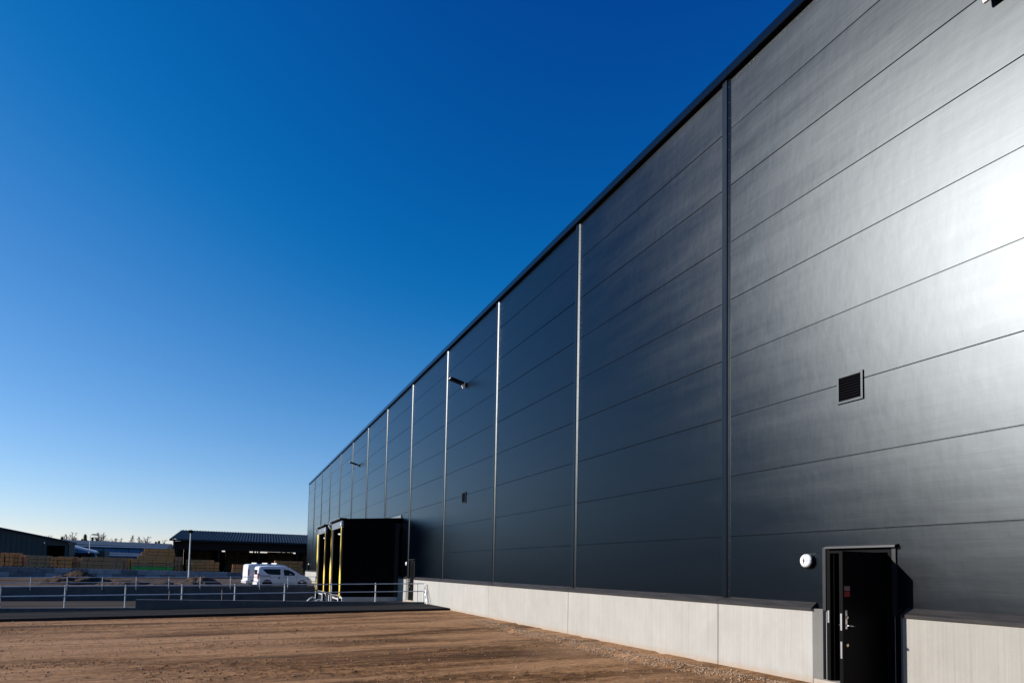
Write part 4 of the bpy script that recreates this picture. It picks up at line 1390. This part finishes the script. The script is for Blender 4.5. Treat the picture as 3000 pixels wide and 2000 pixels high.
# lean-to beside the green hall: white sloping roof
l0, l1 = at(196, 1594, 124.0), at(278, 1614, 124.0)
ln = empty('lean_to', (l1.x, 124, -2.1), 'dark lean-to with a bright white sloping roof beside the green hall', 'lean-to')
off = -ln.location
for mb, nm, m in ((MB().poly([(l0.x, 124, l0.z), (l1.x, 124, l1.z), (l1.x, 131, l1.z), (l0.x, 131, l0.z), (l0.x, 124, l0.z - .28), (l1.x, 124, l1.z - .28), (l1.x, 131, l1.z - .28), (l0.x, 131, l0.z - .28)],
                             [(0, 1, 2, 3), (4, 7, 6, 5), (0, 4, 5, 1), (1, 5, 6, 2), (2, 6, 7, 3), (3, 7, 4, 0)]), 'roof', 'roof_pale'),
                  (MB().box(l0.x, l1.x - 0.3, 125.5, 125.7, -2.2, l1.z - 0.3), 'wall', 'shed_dark'),
                  (MB().box(l0.x + 3.4, l1.x - 0.4, 124.3, 125.49, l1.z - 1.6, l1.z - 0.3), 'canopy', 'shed_green')):
    o = mb.build(nm, m, ln)
    o.location = off
for i in range(4):
    xx = l0.x + 0.2 + i * (l1.x - l0.x - 0.6) / 3
    o = MB().box(xx, xx + 0.16, 124.05, 124.2, -2.2, l1.z - 0.3).build('post', 'shed_dark', ln)
    o.location = off
dk = at(283, 1611, 128)
d2 = at(307, 1613, 128)
tag(MB().cbox(dk.x, d2.x, 128, 133, -2.2, dk.z, 0.08).build('dark_container', 'shed_green'), 'dark green container standing right of the lean-to', 'container')

# ------------------------------------------------------------------ lamp posts
def lamp_post(px, ytop, Y, label, kind):
    t = at(px, ytop, Y)
    zb = zfar(t.x)
    e = empty('lamp_post', (t.x, Y, zb), label, 'lamp post')
    H = t.z - zb
    MB().tube([(0, 0, -0.2), (0, 0, 0.5), (0, 0, H - 0.2)], [0.075, 0.075, 0.05], 10).build('pole', 'galvanised', e)
    MB().cbox(-0.09, 0.09, -0.09, 0.09, 0, 0.3, 0.01).build('base', 'galvanised', e)
    if kind == 0:
        MB().lathe((0, 0, H - 0.26), (0, 0, 1), [(0, 0.06), (0.05, 0.14), (0.18, 0.25), (0.26, 0.25), (0.34, 0.12), (0.36, 0.02)], 18).build('lamp_head', 'black', e, smooth=True)
    else:
        MB().tube([(0, 0, H - 0.25), (0.1, 0, H), (0.5, 0, H)], 0.04, 8).build('arm', 'galvanised', e)
        MB().cbox(0.3, 1.3, -0.2, 0.2, H - 0.1, H + 0.12, 0.04).build('lamp_head', 'black', e)
    return e


lamp_post(559, 1554, 72.0, 'slim pale lamp post with round dark head by the soil heap', 0)
lamp_post(264.5, 1565, 140.0, 'distant lamp post with flat arm in front of the blue hall', 1)


# ------------------------------------------------------------------ trees
def bare_tree(px, yt, Y, label, seed, wide=0.35):
    rnd = random.Random(seed)
    t = at(px, yt, Y)
    zb = -2.6
    H = t.z - zb
    e = empty('birch_tree', (t.x, Y, zb), label, 'tree', 'trees behind the halls')
    tr, cr = MB(), MB()
    tr.tube([(0, 0, 0), (0.05 * H * rnd.uniform(-.3, .3), 0, H * 0.5), (0, 0, H)], [0.026 * H, 0.018 * H, 0.008 * H], 6)

    def br(p, d, L, r, lv):
        q = p + d * L
        m_ = p.lerp(q, 0.55) + Vector((rnd.uniform(-1, 1), rnd.uniform(-1, 1), rnd.uniform(0, 1))) * L * 0.1
        cr.tube([p, m_, q], [r, r * 0.7, r * 0.35], 3, cap=False)
        if lv > 0:
            for i in range(4):
                s = p.lerp(q, rnd.uniform(0.3, 1.0))
                dd = (d + Vector((rnd.uniform(-1, 1), rnd.uniform(-1, 1), rnd.uniform(-.1, 0.8))) * 0.8).normalized()
                br(s, dd, L * rnd.uniform(0.45, 0.7), max(r * 0.55, 0.011), lv - 1)
    for i in range(30):
        u = rnd.uniform(0.35, 0.98)
        a = rnd.uniform(0, 6.28)
        d = Vector((math.cos(a) * 0.8, math.sin(a) * 0.8, rnd.uniform(0.6, 1.2))).normalized()
        br(Vector((0, 0, H * u)), d, H * wide * (1.15 - u) * rnd.uniform(0.5, 0.9), 0.008 * H * (1.25 - u), 3)
    tr.build('trunk', 'bark', e)
    cr.build('crown', 'twig', e, fix=False)


def spruce(px, yt, Y, label, seed, wide=0.22):
    rnd = random.Random(seed)
    t = at(px, yt, Y)
    zb = -2.6
    H = t.z - zb
    e = empty('spruce_tree', (t.x, Y, zb), label, 'tree', 'trees behind the halls')
    MB().tube([(0, 0, 0), (0, 0, H)], [0.02 * H, 0.003 * H], 6).build('trunk', 'bark', e)
    cr = MB()
    for i in range(1300):
        u = rnd.uniform(0.15, 1.0)
        rad = H * wide * (1.02 - u) ** 0.8 * (0.6 + 0.5 * abs(math.sin(u * 21 + seed))) * rnd.uniform(0.3, 1.0)
        a = rnd.uniform(0, 6.28)
        p = Vector((math.cos(a) * rad, math.sin(a) * rad, H * u - rad * 0.25))
        s = H * 0.035 * rnd.uniform(0.6, 1.4)
        v1 = Vector((math.cos(a), math.sin(a), -0.4)) * s
        v2 = Vector((-math.sin(a), math.cos(a), rnd.uniform(-.5, .5))) * s * 0.5
        cr.poly([p - v1, p + v2, p + v1, p - v2], [(0, 1, 2, 3)])
    cr.build('crown', 'needles', e, fix=False)


TY = 235.0
bare = [(148, 1572, 'thin bare tree just above the green hall roof'), (195, 1566, 'bare birch right of the small evergreen above the green hall'), (213, 1561, 'taller round-crowned bare birch at the end of the green hall roof'),
        (289, 1563, 'left of the two tall bare birches right of the distant lamp post'), (303, 1564, 'right of the two tall bare birches right of the distant lamp post'),
        (337, 1577, 'low bare tree in the gap left of the slender sapling'), (355, 1575, 'slender bare sapling above the middle of the blue hall'), (388, 1567, 'tallest narrow bare tree above the blue hall roof'),
        (409, 1576, 'bushy bare tree right of the tallest narrow one'), (433, 1574, 'wide bare tree second from the open shed'), (426, 1580, 'short bare tree crowding the wide one near the shed'), (483, 1583, 'faint bare tree nearest the open shed')]
for i, (x, y, lb) in enumerate(bare):
    bare_tree(x, y, TY + (i * 37) % 30, lb, 100 + i, 0.42 if i not in (7, 6) else 0.24)
ever = [(182, 1572, 'small evergreen peeking over the green hall roof'), (250, 1565, 'dark evergreen left of the distant lamp post'), (241, 1578, 'short evergreen beside the dark one left of the distant lamp post'), (271, 1574, 'evergreen just right of the distant lamp post'),
        (285, 1577, 'short evergreen under the two tall birches'), (457, 1586, 'low evergreen above the right end of the blue hall'), (466, 1584, 'evergreen nearest the open shed')]
for i, (x, y, lb) in enumerate(ever):
    spruce(x, y, TY + 5 + (i * 23) % 25, lb, 200 + i, 0.2)

# unseen spruce wood added on the left to darken the wall's lower reflection
rnd = random.Random(5)
fw = MB()
for i in range(260):
    y = rnd.uniform(-120, 372)
    x = rnd.uniform(-165, -122)
    zb = -3.0
    H = rnd.uniform(11, 18)
    fw.tube([(x, y, zb), (x, y, zb + H)], [0.2, 0.03], 4)
    for t in range(9):
        u = 0.12 + 0.86 * t / 9
        r0 = H * 0.23 * (1.02 - u) * rnd.uniform(0.85, 1.15)
        n = 7
        top = (x, y, zb + H * min(1.0, u + 0.17))
        P = [top]
        for k in range(n):
            a = 2 * math.pi * (k + rnd.random() * 0.6) / n
            rr = r0 * rnd.uniform(0.7, 1.2)
            P.append((x + rr * math.cos(a), y + rr * math.sin(a), zb + H * u - rr * rnd.uniform(0.1, 0.4)))
        fw.poly(P, [(0, 1 + k, 1 + (k + 1) % n) for k in range(n)])
tag(fw.build('added_spruce_wood', 'needles', fix=False), 'dense dark spruce wood added out of view on the left to darken the wall reflection', 'wood', kind='stuff')
